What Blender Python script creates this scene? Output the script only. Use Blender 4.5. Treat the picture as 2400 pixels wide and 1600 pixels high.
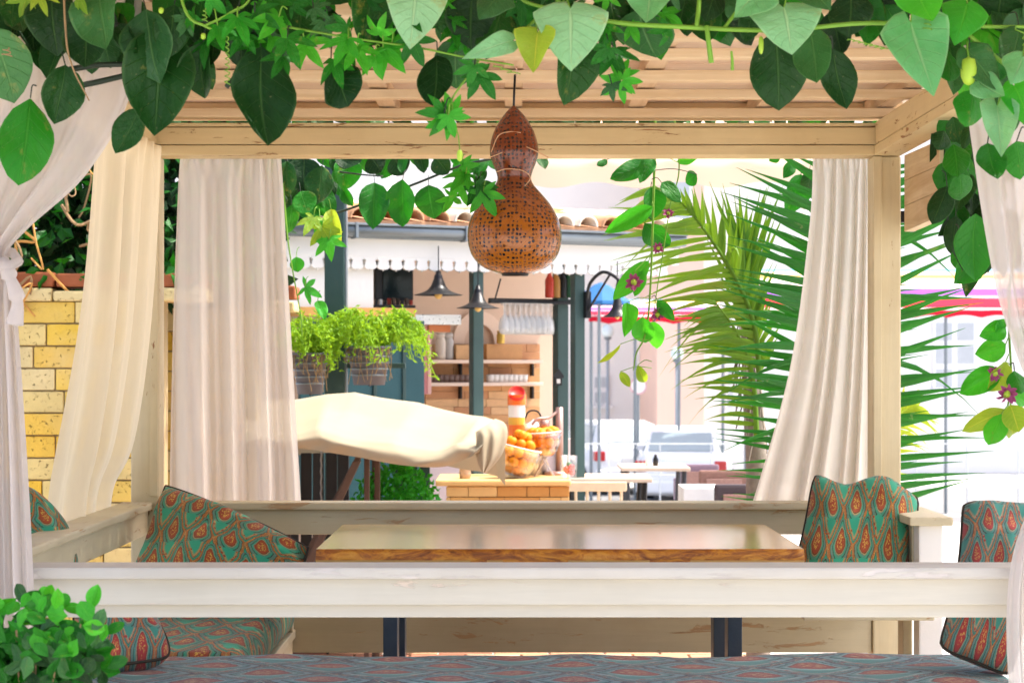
import bpy, bmesh, math, random
from mathutils import Vector, Matrix, noise
R = math.radians
for o in list(bpy.data.objects): bpy.data.objects.remove(o)
scene = bpy.context.scene
COL = scene.collection
rnd = random.Random(7)

# ------------------------------------------------------------------ camera, sky, sun, exposure
F = 4320.0; EYE = 1.447; HX, HY = 1200.0, 860.0          # focal length and horizon in photo pixels
cam = bpy.data.cameras.new('camera'); camo = bpy.data.objects.new('camera', cam); COL.objects.link(camo)
camo.location = (0, 0, EYE); camo.rotation_euler = (R(90), 0, 0)
cam.sensor_width = 36; cam.lens = 36*F/2400; cam.shift_y = 60/2400
cam.clip_start = .05; cam.clip_end = 600
cam.dof.use_dof = True; cam.dof.focus_distance = 5.6; cam.dof.aperture_fstop = 7.5
scene.camera = camo
SUN_EL, SUN_AZ = R(62), R(82)                           # azimuth measured clockwise from +Y
world = bpy.data.worlds.new('World'); scene.world = world; world.use_nodes = True
wn = world.node_tree; bg = wn.nodes['Background']
sky = wn.nodes.new('ShaderNodeTexSky'); sky.sky_type = 'NISHITA'; sky.sun_disc = False
sky.sun_elevation = SUN_EL; sky.sun_rotation = SUN_AZ; sky.air_density = .7; sky.dust_density = 4.5; sky.ozone_density = .2
wn.links.new(sky.outputs[0], bg.inputs[0]); bg.inputs[1].default_value = .15
sl = bpy.data.lights.new('sun', 'SUN'); sl.energy = 2.2; sl.angle = R(.6); sl.color = (1, .96, .86)
so = bpy.data.objects.new('sun', sl); COL.objects.link(so)
sd = Vector((math.sin(SUN_AZ)*math.cos(SUN_EL), math.cos(SUN_AZ)*math.cos(SUN_EL), math.sin(SUN_EL)))
so.rotation_euler = sd.to_track_quat('Z', 'Y').to_euler(); so.location = (8, -6, 14)
scene.view_settings.view_transform = 'Standard'; scene.view_settings.look = 'None'
scene.view_settings.gamma = 1; scene.view_settings.use_curve_mapping = False
scene.view_settings.exposure = 1.78

# ------------------------------------------------------------------ pixel -> place
SC = 2400/2352
def D(x, y, Y):                                          # pixel of the photo shown 2352 wide, at depth Y
    u, v = x*SC, y*SC
    return Vector(((u-HX)/F*Y, Y, EYE-(v-HY)/F*Y))
def dm(px, Y): return px*SC*Y/F                          # pixels -> metres at depth Y

# ------------------------------------------------------------------ node materials
class NT:
    def __init__(s, name):
        s.m = bpy.data.materials.new(name); s.m.use_nodes = True
        s.t = s.m.node_tree; s.t.nodes.clear()
        s.out = s.t.nodes.new('ShaderNodeOutputMaterial')
    def n(s, kind, **kw):
        nd = s.t.nodes.new('ShaderNode'+kind)
        for k, v in kw.items():
            if k in ('op',): nd.operation = v
            elif hasattr(nd, k): setattr(nd, k, v)
            else: s.set(nd.inputs[k], v)
        return nd
    def set(s, sock, v):
        if hasattr(v, 'bl_idname') and hasattr(v, 'outputs'): v = v.outputs[0]
        if isinstance(v, bpy.types.NodeSocket): s.t.links.new(v, sock)
        else:
            if isinstance(v, (tuple, list)) and sock.type == 'RGBA' and len(v) == 3: v = (*v, 1)
            sock.default_value = v
    def math(s, op, a, b=0.0, c=None):
        nd = s.t.nodes.new('ShaderNodeMath'); nd.operation = op
        s.set(nd.inputs[0], a); s.set(nd.inputs[1], b)
        if c is not None: s.set(nd.inputs[2], c)
        return nd.outputs[0]
    def mix(s, f, a, b, blend='MIX'):
        nd = s.t.nodes.new('ShaderNodeMix'); nd.data_type = 'RGBA'; nd.blend_type = blend
        s.set(nd.inputs[0], f); s.set(nd.inputs[6], a); s.set(nd.inputs[7], b)
        return nd.outputs[2]
    def ramp(s, f, stops, interp='LINEAR'):
        nd = s.t.nodes.new('ShaderNodeValToRGB'); nd.color_ramp.interpolation = interp
        e = nd.color_ramp.elements
        while len(e) < len(stops): e.new(.5)
        for i, (p, c) in enumerate(stops):
            e[i].position = p; e[i].color = (*c, 1) if len(c) == 3 else c
        s.set(nd.inputs[0], f); return nd.outputs[0]
    def noise(s, vec, scale, detail=4, rough=.55, dist=0.0):
        nd = s.t.nodes.new('ShaderNodeTexNoise')
        if vec is not None: s.set(nd.inputs['Vector'], vec)
        nd.inputs['Scale'].default_value = scale; nd.inputs['Detail'].default_value = detail
        nd.inputs['Roughness'].default_value = rough; nd.inputs['Distortion'].default_value = dist
        return nd.outputs['Fac']
    def coord(s, which='Object', scale=(1, 1, 1)):
        tc = s.t.nodes.new('ShaderNodeTexCoord'); mp = s.t.nodes.new('ShaderNodeMapping')
        s.t.links.new(tc.outputs[which], mp.inputs[0]); mp.inputs['Scale'].default_value = scale
        return mp.outputs[0]
    def bump(s, h, strength=.3, dist=.01):
        nd = s.t.nodes.new('ShaderNodeBump'); nd.inputs['Strength'].default_value = strength
        nd.inputs['Distance'].default_value = dist; s.set(nd.inputs['Height'], h); return nd.outputs[0]
    def bsdf(s, color, rough=.6, metal=0.0, spec=.4, normal=None, **kw):
        nd = s.t.nodes.new('ShaderNodeBsdfPrincipled')
        s.set(nd.inputs['Base Color'], color); s.set(nd.inputs['Roughness'], rough)
        nd.inputs['Metallic'].default_value = metal; nd.inputs['Specular IOR Level'].default_value = spec
        if normal is not None: s.set(nd.inputs['Normal'], normal)
        for k, v in kw.items(): s.set(nd.inputs[k], v)
        return nd.outputs[0]
    def surf(s, sh): s.t.links.new(sh, s.out.inputs[0]); return s.m
    def mixsh(s, f, a, b):
        nd = s.t.nodes.new('ShaderNodeMixShader'); s.set(nd.inputs[0], f)
        s.t.links.new(a, nd.inputs[1]); s.t.links.new(b, nd.inputs[2]); return nd.outputs[0]

def plain(name, c, rough=.6, metal=0.0, var=.18, scale=6.0, bump=.15, spec=.4):
    t = NT(name); v = t.coord(); f = t.noise(v, scale, 5)
    f2 = t.noise(v, scale*9, 3)
    lo = tuple(x*(1-var) for x in c); hi = tuple(min(1, x*(1+var)) for x in c)
    col = t.mix(f, lo, hi)
    rg = t.math('ADD', rough-.1, t.math('MULTIPLY', f2, .2))
    return t.surf(t.bsdf(col, rg, metal, spec, t.bump(f2, bump, .004)))

def painted(name, c, axis, chip=.62, under=(.20, .10, .045), dirt=.35):
    """old painted wood: long grain along axis, chips to bare wood, grime"""
    t = NT(name)
    sc = [22, 22, 22]; sc[axis] = 1.3
    v = t.coord('Object', tuple(sc)); vf = t.coord()
    grain = t.noise(v, 2.2, 6, .6, .4)
    blotch = t.noise(vf, 3.1, 5, .6)
    sc2 = [26, 26, 26]; sc2[axis] = 5
    chips = t.noise(t.coord('Object', tuple(sc2)), 1.0, 7, .7, .6)
    big = t.noise(vf, 1.7, 2)
    cm = t.math('MULTIPLY', t.math('ADD', chips, t.math('MULTIPLY', t.math('SUBTRACT', big, .5), .22)), 1.0)
    mask = t.ramp(cm, [(chip, (0, 0, 0)), (chip+.035, (1, 1, 1))])
    base = t.mix(grain, tuple(x*.86 for x in c), tuple(min(1, x*1.08) for x in c))
    dirtc = (c[0]*.62, c[1]*.52, c[2]*.38)
    base = t.mix(t.math('MULTIPLY', t.ramp(blotch, [(.42, (0, 0, 0)), (.75, (1, 1, 1))]), dirt), base, dirtc)
    col = t.mix(mask, base, t.mix(grain, under, tuple(x*2.2 for x in under)))
    h = t.math('SUBTRACT', t.math('MULTIPLY', grain, .5), t.math('MULTIPLY', mask, .8))
    return t.surf(t.bsdf(col, t.math('ADD', .5, t.math('MULTIPLY', mask, .3)), 0, .3, t.bump(h, .5, .004)))

def rawwood(name, c1, c2, axis, rough=.55, gs=2.0, spec=.35, coat=0.0):
    t = NT(name); sc = [16, 16, 16]; sc[axis] = 1.0
    v = t.coord('Object', tuple(sc)); g = t.noise(v, gs, 7, .65, .9); k = t.noise(t.coord(), 5, 4)
    r = t.ramp(g, [(.3, c1), (.5, tuple((a+b)/2 for a, b in zip(c1, c2))), (.7, c2)])
    col = t.mix(t.math('MULTIPLY', k, .5), r, tuple(x*.55 for x in c1))
    sh = t.bsdf(col, rough, 0, spec, t.bump(g, .35, .004), **{'Coat Weight': coat, 'Coat Roughness': .12})
    return t.surf(sh)

def leafmat(name, c1, c2, rough=.38, spec=.5, trans=.3, vein=.35, tcol=None):
    t = NT(name)
    uv = t.n('UVMap'); sp = t.n('SeparateXYZ'); t.t.links.new(uv.outputs[0], sp.inputs[0])
    u, v = sp.outputs[0], sp.outputs[1]
    ax = t.math('ABSOLUTE', t.math('SUBTRACT', u, .5))
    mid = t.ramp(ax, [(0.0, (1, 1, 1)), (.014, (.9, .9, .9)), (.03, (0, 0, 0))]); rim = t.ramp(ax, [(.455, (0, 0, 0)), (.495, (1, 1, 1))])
    w = t.math('SUBTRACT', v, t.math('MULTIPLY', ax, .5))
    st = t.math('ABSOLUTE', t.math('SUBTRACT', t.math('FRACT', t.math('MULTIPLY', w, 7.0)), .5))
    side = t.ramp(st, [(0, (1, 1, 1)), (.05, (0, 0, 0))])
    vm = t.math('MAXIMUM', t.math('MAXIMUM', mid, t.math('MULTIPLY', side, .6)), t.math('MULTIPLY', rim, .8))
    info = t.n('ObjectInfo'); vo = t.coord('Object')
    nz = t.noise(vo, 3.5, 5); rand = info.outputs['Random']
    base = t.mix(t.math('ADD', t.math('MULTIPLY', nz, .6), t.math('MULTIPLY', t.math('SUBTRACT', rand, .35), 1.1)), c1, c2)
    age = t.ramp(t.math('ADD', t.noise(vo, 2.2, 5, .7), t.math('MULTIPLY', rand, .16)), [(.70, (0, 0, 0)), (.80, (1, 1, 1))])
    base = t.mix(t.math('MULTIPLY', age, .55), base, (.30, .26, .05))
    spots = t.ramp(t.noise(vo, 20, 3), [(.68, (0, 0, 0)), (.73, (1, 1, 1))])
    base = t.mix(t.math('MULTIPLY', spots, .3), base, (.45, .42, .2))
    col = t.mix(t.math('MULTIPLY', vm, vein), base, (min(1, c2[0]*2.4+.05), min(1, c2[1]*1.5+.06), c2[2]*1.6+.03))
    bmp = t.bump(t.math('SUBTRACT', t.math('MULTIPLY', t.noise(vo, 5, 4), 1.6), vm), .6, .006)
    sh = t.bsdf(col, t.math('ADD', rough, t.math('MULTIPLY', nz, .15)), 0, spec, bmp)
    tr = t.n('BsdfTranslucent'); t.set(tr.inputs[0], t.mix(.5, col, tcol or (min(1, c2[0]*2.2), min(1, c2[1]*1.8), c2[2]*.8)))
    return t.surf(t.mixsh(trans, sh, tr.outputs[0]))

def pattern(name, pal, rough=.85, warp=.16):
    """ikat print: rows of pomegranates in an ogee net, laid out in the cloth's own UV"""
    t = NT(name); uv = t.n('UVMap')
    def warpv(vec, sc, amt):
        nz = t.n('TexNoise'); t.t.links.new(vec, nz.inputs['Vector']); nz.inputs['Scale'].default_value = sc; nz.inputs['Detail'].default_value = 2
        mv = t.n('VectorMath', op='SUBTRACT'); t.t.links.new(nz.outputs['Color'], mv.inputs[0]); mv.inputs[1].default_value = (.5, .5, .5)
        ms = t.n('VectorMath', op='SCALE'); t.t.links.new(mv.outputs[0], ms.inputs[0]); ms.inputs['Scale'].default_value = amt
        ad = t.n('VectorMath', op='ADD'); t.t.links.new(vec, ad.inputs[0]); t.t.links.new(ms.outputs[0], ad.inputs[1]); return ad.outputs[0]
    vec = warpv(warpv(uv.outputs[0], 1.6, warp), 17, .05)
    sp = t.n('SeparateXYZ'); t.t.links.new(vec, sp.inputs[0]); x, y = sp.outputs[0], sp.outputs[1]
    row = t.math('FLOOR', y); xs = t.math('ADD', x, t.math('MULTIPLY', t.math('MODULO', t.math('ABSOLUTE', row), 2.0), .5))
    lx = t.math('SUBTRACT', t.math('FRACT', xs), .5); ly = t.math('SUBTRACT', t.math('FRACT', y), .46)
    k = t.math('ADD', 1.0, t.math('MULTIPLY', t.math('MAXIMUM', t.math('ADD', ly, .12), 0.0), 2.3))
    ex = t.math('DIVIDE', t.math('MULTIPLY', lx, k), .33); ey = t.math('DIVIDE', ly, .52)
    pr = t.math('SQRT', t.math('ADD', t.math('MULTIPLY', ex, ex), t.math('MULTIPLY', ey, ey)))
    kk, rust, tan, teal, grey, red, ochre = pal
    P = [(0, ochre), (.42, ochre), (.48, red), (.62, red), (.66, kk), (.71, tan), (.76, grey), (.92, teal), (.98, kk), (1.04, grey), (1.22, grey), (1.27, kk), (1.33, rust), (1.50, rust), (1.55, tan), (1.59, kk), (1.64, teal), (1.76, teal), (1.80, kk), (1.85, grey), (1.98, rust), (2.1, tan), (2.5, teal)]
    col = t.ramp(t.math('DIVIDE', pr, 2.5), [(p/2.5, c) for p, c in P])
    def vor(scale, lo, hi):
        vo = t.n('TexVoronoi'); t.t.links.new(vec, vo.inputs['Vector']); vo.inputs['Scale'].default_value = scale
        return t.ramp(vo.outputs['Distance'], [(lo, (1, 1, 1)), (hi, (0, 0, 0))])
    def zone(a, b): return t.ramp(t.math('DIVIDE', pr, 2.5), [(max(0, a-.03)/2.5, (0, 0, 0)), (a/2.5, (1, 1, 1)), (b/2.5, (1, 1, 1)), ((b+.03)/2.5, (0, 0, 0))])
    inn = t.ramp(t.math('DIVIDE', pr, 2.5), [(.44/2.5, (1, 1, 1)), (.52/2.5, (0, 0, 0))])
    col = t.mix(t.math('MULTIPLY', t.math('SUBTRACT', 1.0, vor(19, .38, .50)), inn), col, red)
    col = t.mix(t.math('MULTIPLY', vor(20, .24, .34), zone(1.33, 1.52)), col, ochre)
    col = t.mix(t.math('MULTIPLY', vor(8, .26, .32), zone(1.62, 2.5)), col, red)
    col = t.mix(t.math('MULTIPLY', vor(11, .17, .23), zone(1.02, 1.24)), col, (.10, .20, .24))
    scroll = t.math('ABSOLUTE', t.math('SINE', t.math('MULTIPLY', t.noise(vec, 6, 1), 52)))
    col = t.mix(t.math('MULTIPLY', t.ramp(scroll, [(.0, (1, 1, 1)), (.28, (0, 0, 0))]), t.math('MULTIPLY', zone(.76, 2.5), .75)), col, kk)
    col = t.mix(t.math('MULTIPLY', t.noise(vec, 55, 2), .18), col, grey)
    weave = t.noise(vec, 160, 2)
    return t.surf(t.bsdf(col, rough, 0, .15, t.bump(weave, .3, .002), **{'Sheen Weight': .15}))

def sheer(name, c, clear=.25):
    t = NT(name); v = t.coord('Object', (60, 60, 4)); f = t.noise(v, 1.5, 4)
    col = t.mix(f, tuple(x*.93 for x in c), c)
    d = t.n('BsdfDiffuse'); t.set(d.inputs[0], col)
    tr = t.n('BsdfTranslucent'); t.set(tr.inputs[0], col)
    tp = t.n('BsdfTransparent'); tp.inputs[0].default_value = (.97, .95, .93, 1)
    lw = t.n('LayerWeight'); lw.inputs[0].default_value = .45
    body = t.mixsh(.62, d.outputs[0], tr.outputs[0])
    fac = t.math('MULTIPLY', t.math('SUBTRACT', 1.0, lw.outputs['Facing']), clear*1.5)
    return t.surf(t.mixsh(fac, body, tp.outputs[0]))

def glassy(name, c=(.95, .97, .97), clear=.985, rough=.04):
    t = NT(name); g = t.n('BsdfGlossy'); g.inputs['Roughness'].default_value = rough
    tp = t.n('BsdfTransparent'); tp.inputs[0].default_value = (*c, 1)
    lw = t.n('LayerWeight'); lw.inputs[0].default_value = .5
    a = g.outputs[0]
    fac = t.math('SUBTRACT', 1.0, t.math('ADD', 1-clear, t.math('MULTIPLY', lw.outputs['Facing'], .45)))
    return t.surf(t.mixsh(fac, a, tp.outputs[0]))

def travertine(name, c):
    t = NT(name); v = t.coord('Object'); info = t.n('ObjectInfo')
    tc = t.n('TexCoord'); gp = t.n('NewGeometry')
    f = t.noise(gp.outputs['Position'], 9, 6, .65); pit = t.noise(gp.outputs['Position'], 55, 5, .75, .6)
    pm = t.ramp(pit, [(.60, (0, 0, 0)), (.66, (1, 1, 1))]); st = t.ramp(t.noise(gp.outputs['Position'], 3.2, 4), [(.52, (0, 0, 0)), (.75, (1, 1, 1))])
    col = t.mix(f, tuple(x*.72 for x in c), tuple(min(1, x*1.15) for x in c))
    col = t.mix(t.math('MULTIPLY', st, .45), col, (.62, .52, .30)); col = t.mix(t.math('MULTIPLY', pm, .75), col, (.20, .11, .02))
    col = t.mix(t.math('MULTIPLY', info.outputs['Random'], .22), col, (.74, .60, .30))
    return t.surf(t.bsdf(col, .9, 0, .2, t.bump(t.math('SUBTRACT', f, pm), .9, .012)))

# ------------------------------------------------------------------ mesh builder
class MB:
    def __init__(s): s.v = []; s.f = []; s.uv = None
    def add(s, vs, fs, uvs=None):
        b = len(s.v); s.v += [tuple(p) for p in vs]; s.f += [tuple(i+b for i in q) for q in fs]
        if uvs is not None:
            if s.uv is None: s.uv = [(0, 0)]*b
            s.uv += list(uvs)
        elif s.uv is not None: s.uv += [(0, 0)]*len(vs)
        return s
    def box(s, x0, x1, y0, y1, z0, z1, M=None):
        vs = [Vector((x, y, z)) for x in (x0, x1) for y in (y0, y1) for z in (z0, z1)]
        if M is not None: vs = [M @ p for p in vs]
        return s.add(vs, [(0, 1, 3, 2), (4, 6, 7, 5), (0, 4, 5, 1), (2, 3, 7, 6), (0, 2, 6, 4), (1, 5, 7, 3)])
    def tube(s, pts, r, seg=8, cap=True):
        pts = [Vector(p) for p in pts]; n = len(pts)
        rr = r if isinstance(r, (list, tuple)) else [r]*n
        t0 = (pts[1]-pts[0]).normalized(); up = Vector((0, 0, 1)) if abs(t0.z) < .9 else Vector((1, 0, 0))
        a = t0.cross(up).normalized(); vs = []
        for i, p in enumerate(pts):
            t = (pts[min(i+1, n-1)]-pts[max(i-1, 0)])
            t = t.normalized() if t.length > 1e-9 else t0
            a = (a-t*a.dot(t)); a = a.normalized() if a.length > 1e-6 else t.orthogonal().normalized()
            b = t.cross(a)
            for k in range(seg):
                w = 2*math.pi*k/seg; vs.append(p+(a*math.cos(w)+b*math.sin(w))*rr[i])
        fs = [(i*seg+k, i*seg+(k+1) % seg, (i+1)*seg+(k+1) % seg, (i+1)*seg+k) for i in range(n-1) for k in range(seg)]
        if cap: fs += [tuple(range(seg-1, -1, -1)), tuple((n-1)*seg+k for k in range(seg))]
        return s.add(vs, fs)
    def lathe(s, prof, c=(0, 0, 0), seg=24, M=None):
        c = Vector(c); vs = []; fs = []
        for r, z in prof:
            for k in range(seg):
                w = 2*math.pi*k/seg; p = Vector((r*math.cos(w), r*math.sin(w), z))
                vs.append((M @ p if M is not None else p)+c)
        for i in range(len(prof)-1):
            for k in range(seg): fs.append((i*seg+k, i*seg+(k+1) % seg, (i+1)*seg+(k+1) % seg, (i+1)*seg+k))
        return s.add(vs, fs)
    def ball(s, c, r, seg=10, rings=7, sc=(1, 1, 1)):
        c = Vector(c); pr = [(math.sin(math.pi*i/rings)*r, -math.cos(math.pi*i/rings)*r) for i in range(rings+1)]
        b = len(s.v); s.lathe(pr, (0, 0, 0), seg)
        for i in range(b, len(s.v)):
            x, y, z = s.v[i]; s.v[i] = (c.x+x*sc[0], c.y+y*sc[1], c.z+z*sc[2])
        return s
    def grid(s, fn, nu, nv, uvfn=None, flip=False):
        vs = [fn(i/nu, j/nv) for j in range(nv+1) for i in range(nu+1)]
        fs = []
        for j in range(nv):
            for i in range(nu):
                q = (j*(nu+1)+i, j*(nu+1)+i+1, (j+1)*(nu+1)+i+1, (j+1)*(nu+1)+i)
                fs.append(q[::-1] if flip else q)
        uvs = [(uvfn(i/nu, j/nv) if uvfn else (i/nu, j/nv)) for j in range(nv+1) for i in range(nu+1)]
        return s.add(vs, fs, uvs)
    def prism(s, pts, depth):                            # polygon pts (Vectors) extruded by vector depth
        n = len(pts); pts = [Vector(p) for p in pts]
        vs = pts+[p+depth for p in pts]
        return s.add(vs, [tuple(range(n-1, -1, -1)), tuple(range(n, 2*n))]+[(i, (i+1) % n, n+(i+1) % n, n+i) for i in range(n)])
    def mesh(s, name, smooth=False, bevel=0.0, seg=2):
        me = bpy.data.meshes.new(name); me.from_pydata(s.v, [], s.f)
        if s.uv is not None:
            ul = me.uv_layers.new(name='UVMap')
            for lp in me.loops: ul.data[lp.index].uv = s.uv[lp.vertex_index]
        if bevel or True:
            bm = bmesh.new(); bm.from_mesh(me)
            if bevel:
                bmesh.ops.bevel(bm, geom=bm.edges[:], offset=bevel, segments=seg, affect='EDGES', profile=.6)
            bmesh.ops.recalc_face_normals(bm, faces=bm.faces) if s.uv is None else None
            bm.to_mesh(me); bm.free()
        if smooth:
            for p in me.polygons: p.use_smooth = True
        return me

def empty(name, loc, rz=0, label=None, cat=None, group=None):
    o = bpy.data.objects.new(name, None); COL.objects.link(o); o.location = loc; o.rotation_euler = (0, 0, rz)
    o.empty_display_size = .05
    tag(o, label, cat, group); return o
def tag(o, label=None, cat=None, group=None, kind=None):
    if label: o['label'] = label
    if cat: o['category'] = cat
    if group: o['group'] = group
    if kind: o['kind'] = kind
    return o
def world_of(o):
    M = Matrix.LocRotScale(o.location, o.rotation_euler, o.scale)
    if o.parent: M = world_of(o.parent) @ o.matrix_parent_inverse @ M
    return M
def put(name, mesh, mat, parent=None, M=None):
    """link mesh (in world coordinates, or placed by M) as one object"""
    if isinstance(mesh, MB): mesh = mesh.mesh(name)
    o = bpy.data.objects.new(name, mesh); COL.objects.link(o)
    if mat is not None and not mesh.materials: mesh.materials.append(mat)
    if M is not None: o.matrix_basis = M
    if parent is not None:
        o.parent = parent; o.matrix_parent_inverse = world_of(parent).inverted()
    return o
def bx(name, x0, x1, y0, y1, z0, z1, mat, parent=None, bevel=.004, M=None):
    w = min(abs(x1-x0), abs(y1-y0), abs(z1-z0))
    return put(name, MB().box(x0, x1, y0, y1, z0, z1, M).mesh(name, bevel=min(bevel, w*.3)), mat, parent)
def catmull(pts, n=8):
    pts = [Vector(p) for p in pts]; q = [pts[0]*2-pts[1]]+pts+[pts[-1]*2-pts[-2]]; out = []
    for i in range(1, len(q)-2):
        for k in range(n):
            t = k/n; a, b, c, d = q[i-1], q[i], q[i+1], q[i+2]
            out.append(.5*((2*b)+(c-a)*t+(2*a-5*b+4*c-d)*t*t+(3*b-a-3*c+d)*t**3))
    return out+[pts[-1]]

# ------------------------------------------------------------------ materials
WX = painted('aged_cream_paint_warm_lit_x', (.70, .56, .31), 0); WY = painted('aged_cream_paint_warm_lit_y', (.70, .56, .31), 1); WZ = painted('aged_cream_paint_warm_lit_z', (.68, .58, .37), 2, chip=.64)  # cream paint with warm bounce light mixed into its colour
FX = painted('white_paint_front_rail', (.60, .56, .465), 0, chip=.65, dirt=.16, under=(.42, .36, .30))
FT = painted('worn_white_cap', (.58, .545, .48), 0, chip=.57, dirt=.3, under=(.36, .33, .30))
WB = painted('greyed_cream_paint', (.58, .51, .34), 0, chip=.61, dirt=.35, under=(.30, .20, .11))
WBY = painted('greyed_cream_paint_side', (.60, .53, .36), 1, chip=.62, dirt=.35, under=(.30, .20, .11))
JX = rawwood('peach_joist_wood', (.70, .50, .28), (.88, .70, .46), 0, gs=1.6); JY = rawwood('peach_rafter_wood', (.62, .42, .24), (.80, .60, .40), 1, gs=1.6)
CEIL = painted('pinkish_ceiling_boards', (.70, .53, .40), 0, chip=.70, dirt=.2)
DECK = rawwood('deck_wood', (.16, .09, .05), (.30, .19, .11), 0)
SHEER = sheer('sheer_curtain', (.82, .77, .70), .13); SHEERL = sheer('sheer_side_curtain_wall_lit', (.86, .74, .52), .12); SHEERR = sheer('sheer_palm_curtain', (.82, .77, .70), .035); SHEERF = sheer('sheer_front_curtain', (.82, .77, .74), .09)  # side curtain's cloth colour carries the yellow light off the stone wall
P1 = pattern('teal_pomegranate_print', ((.015, .010, .006), (.36, .12, .025), (.44, .27, .09), (.025, .31, .18), (.11, .22, .15), (.30, .045, .012), (.55, .33, .05)))
P2 = pattern('blue_grey_ikat_print', ((.018, .02, .032), (.10, .09, .10), (.30, .33, .30), (.08, .22, .21), (.17, .26, .28), (.26, .07, .05), (.42, .26, .14)))
P3 = pattern('red_teal_print', ((.018, .012, .012), (.36, .12, .05), (.42, .30, .18), (.04, .24, .20), (.13, .22, .20), (.34, .03, .035), (.52, .27, .07)))
PIPE = plain('dark_piping', (.035, .028, .02), .8)
STEEL = plain('dark_blue_steel', (.05, .065, .085), .45, .3, .2, 12)
WHITE = plain('white_paint', (.80, .78, .74), .6, 0, .05); CREAMW = plain('cream_render', (.70, .60, .50), .8, 0, .08, 3)
GREEN = plain('dark_green_metal', (.035, .075, .07), .45, 0, .2); TEAL = plain('teal_door_paint', (.02, .085, .10), .5, 0, .2)
BLACK = plain('black_metal', (.012, .012, .014), .35, .2); DARKB = plain('dark_brown_wood', (.085, .05, .035), .6, 0, .35, 14)
CHAR = plain('charcoal_panel', (.035, .037, .045), .55, 0, .25); GREY = plain('zinc_gutter', (.20, .23, .25), .4, .5, .15)
# ------------------------------------------------------------------ ground: terrace, slope, street
def gz(Y): return -.12 if Y < 17 else (-1.2 if Y > 31 else -.12-1.08*(.5-.5*math.cos(math.pi*(Y-17)/14)))
ys = [-30, -10, 0, 4, 8, 12, 17]+[17+k for k in range(1, 15)]+[40, 60, 100, 200, 400]
xs = [-300, -100, -40, -20, -10, -5, 0, 5, 10, 20, 40, 100, 300]
mb = MB(); mb.add([(x, y, gz(y)) for y in ys for x in xs], [(j*13+i, j*13+i+1, (j+1)*13+i+1, (j+1)*13+i) for j in range(len(ys)-1) for i in range(12)])
tg = NT('pale_paving'); v = tg.coord(); f = tg.noise(v, .8, 6); f2 = tg.noise(v, 30, 4)
ground = put('ground', mb, tg.surf(tg.bsdf(tg.mix(f, (.46, .44, .41), (.60, .58, .55)), .85, 0, .3, tg.bump(f2, .3, .01))))
tag(ground, kind='structure')
PAV = [plain('terracotta_paver', (.42, .22, .12), .8, 0, .25, 9), plain('sand_paver', (.52, .34, .22), .8, 0, .2, 9), plain('red_paver', (.33, .13, .075), .8, 0, .25, 9)]
pm = [MB().box(-.143, .143, -.093, .093, 0, .02).mesh('paver', bevel=.004) for _ in range(3)]
for k in range(3): pm[k].materials.append(PAV[k])
for j in range(18):
    for i in range(11):
        put('paver', rnd.choice(pm), None, ground, Matrix.Translation((-1.75+i*.3+(j % 2)*.15, 6.85+j*.2, -.12+rnd.uniform(-.002, .001))))
road = put('road', MB().grid(lambda a, b: Vector((-60+120*a, 31.5+9*b, -1.194)), 4, 4), plain('asphalt', (.20, .20, .20), .9, 0, .2, 2), None); tag(road, kind='structure')
kerb = bx('kerb', -60, 60, 31.2, 31.5, -1.3, -1.07, plain('kerb_stone', (.5, .49, .47), .8)); tag(kerb, kind='structure')

# ------------------------------------------------------------------ gazebo
gz0 = empty('gazebo', (0, 5.5, -.12), 0, 'cream painted wooden gazebo with peeling rails and slatted peach ceiling', 'gazebo')
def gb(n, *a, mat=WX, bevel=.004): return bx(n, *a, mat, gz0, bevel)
for k in range(17):                                                     # deck
    gb('deck_board', -1.5, 1.5, 4.22+k*.142, 4.22+k*.142+.137, .07+rnd.uniform(0, .002), .12, mat=DECK)
for x in (-1.3, -.45, .45, 1.3): gb('deck_bearer', x-.05, x+.05, 4.25, 6.6, -.12, .069, mat=DECK)
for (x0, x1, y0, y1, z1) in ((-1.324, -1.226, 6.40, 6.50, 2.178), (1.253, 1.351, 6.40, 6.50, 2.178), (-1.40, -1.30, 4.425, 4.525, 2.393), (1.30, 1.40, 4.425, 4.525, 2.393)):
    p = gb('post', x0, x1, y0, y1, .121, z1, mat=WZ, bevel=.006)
for s, x in ((1, -1.3235), (-1, 1.2535)):                                 # narrow trims on the back posts
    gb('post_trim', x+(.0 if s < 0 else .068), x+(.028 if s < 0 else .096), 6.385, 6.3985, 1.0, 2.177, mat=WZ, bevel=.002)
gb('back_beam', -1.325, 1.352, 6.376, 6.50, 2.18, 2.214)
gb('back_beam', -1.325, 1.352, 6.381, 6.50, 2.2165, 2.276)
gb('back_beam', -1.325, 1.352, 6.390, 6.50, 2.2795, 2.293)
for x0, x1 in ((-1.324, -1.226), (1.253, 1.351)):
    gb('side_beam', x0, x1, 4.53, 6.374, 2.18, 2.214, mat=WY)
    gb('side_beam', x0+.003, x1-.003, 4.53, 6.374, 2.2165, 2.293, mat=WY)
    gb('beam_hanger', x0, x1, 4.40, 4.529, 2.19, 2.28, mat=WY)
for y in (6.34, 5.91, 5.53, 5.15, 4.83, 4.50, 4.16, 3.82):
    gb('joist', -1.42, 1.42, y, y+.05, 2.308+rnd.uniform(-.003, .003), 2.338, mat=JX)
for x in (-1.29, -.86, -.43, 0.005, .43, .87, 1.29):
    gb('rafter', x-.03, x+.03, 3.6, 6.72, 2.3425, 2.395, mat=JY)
for k in range(26):
    gb('ceiling_board', -2.15, 2.15, 3.5+k*.126, 3.5+k*.126+.122, 2.3955+rnd.uniform(0, .002), 2.412, mat=CEIL, bevel=.002)  # overhang past the posts is added out of view to shade the seats
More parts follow.
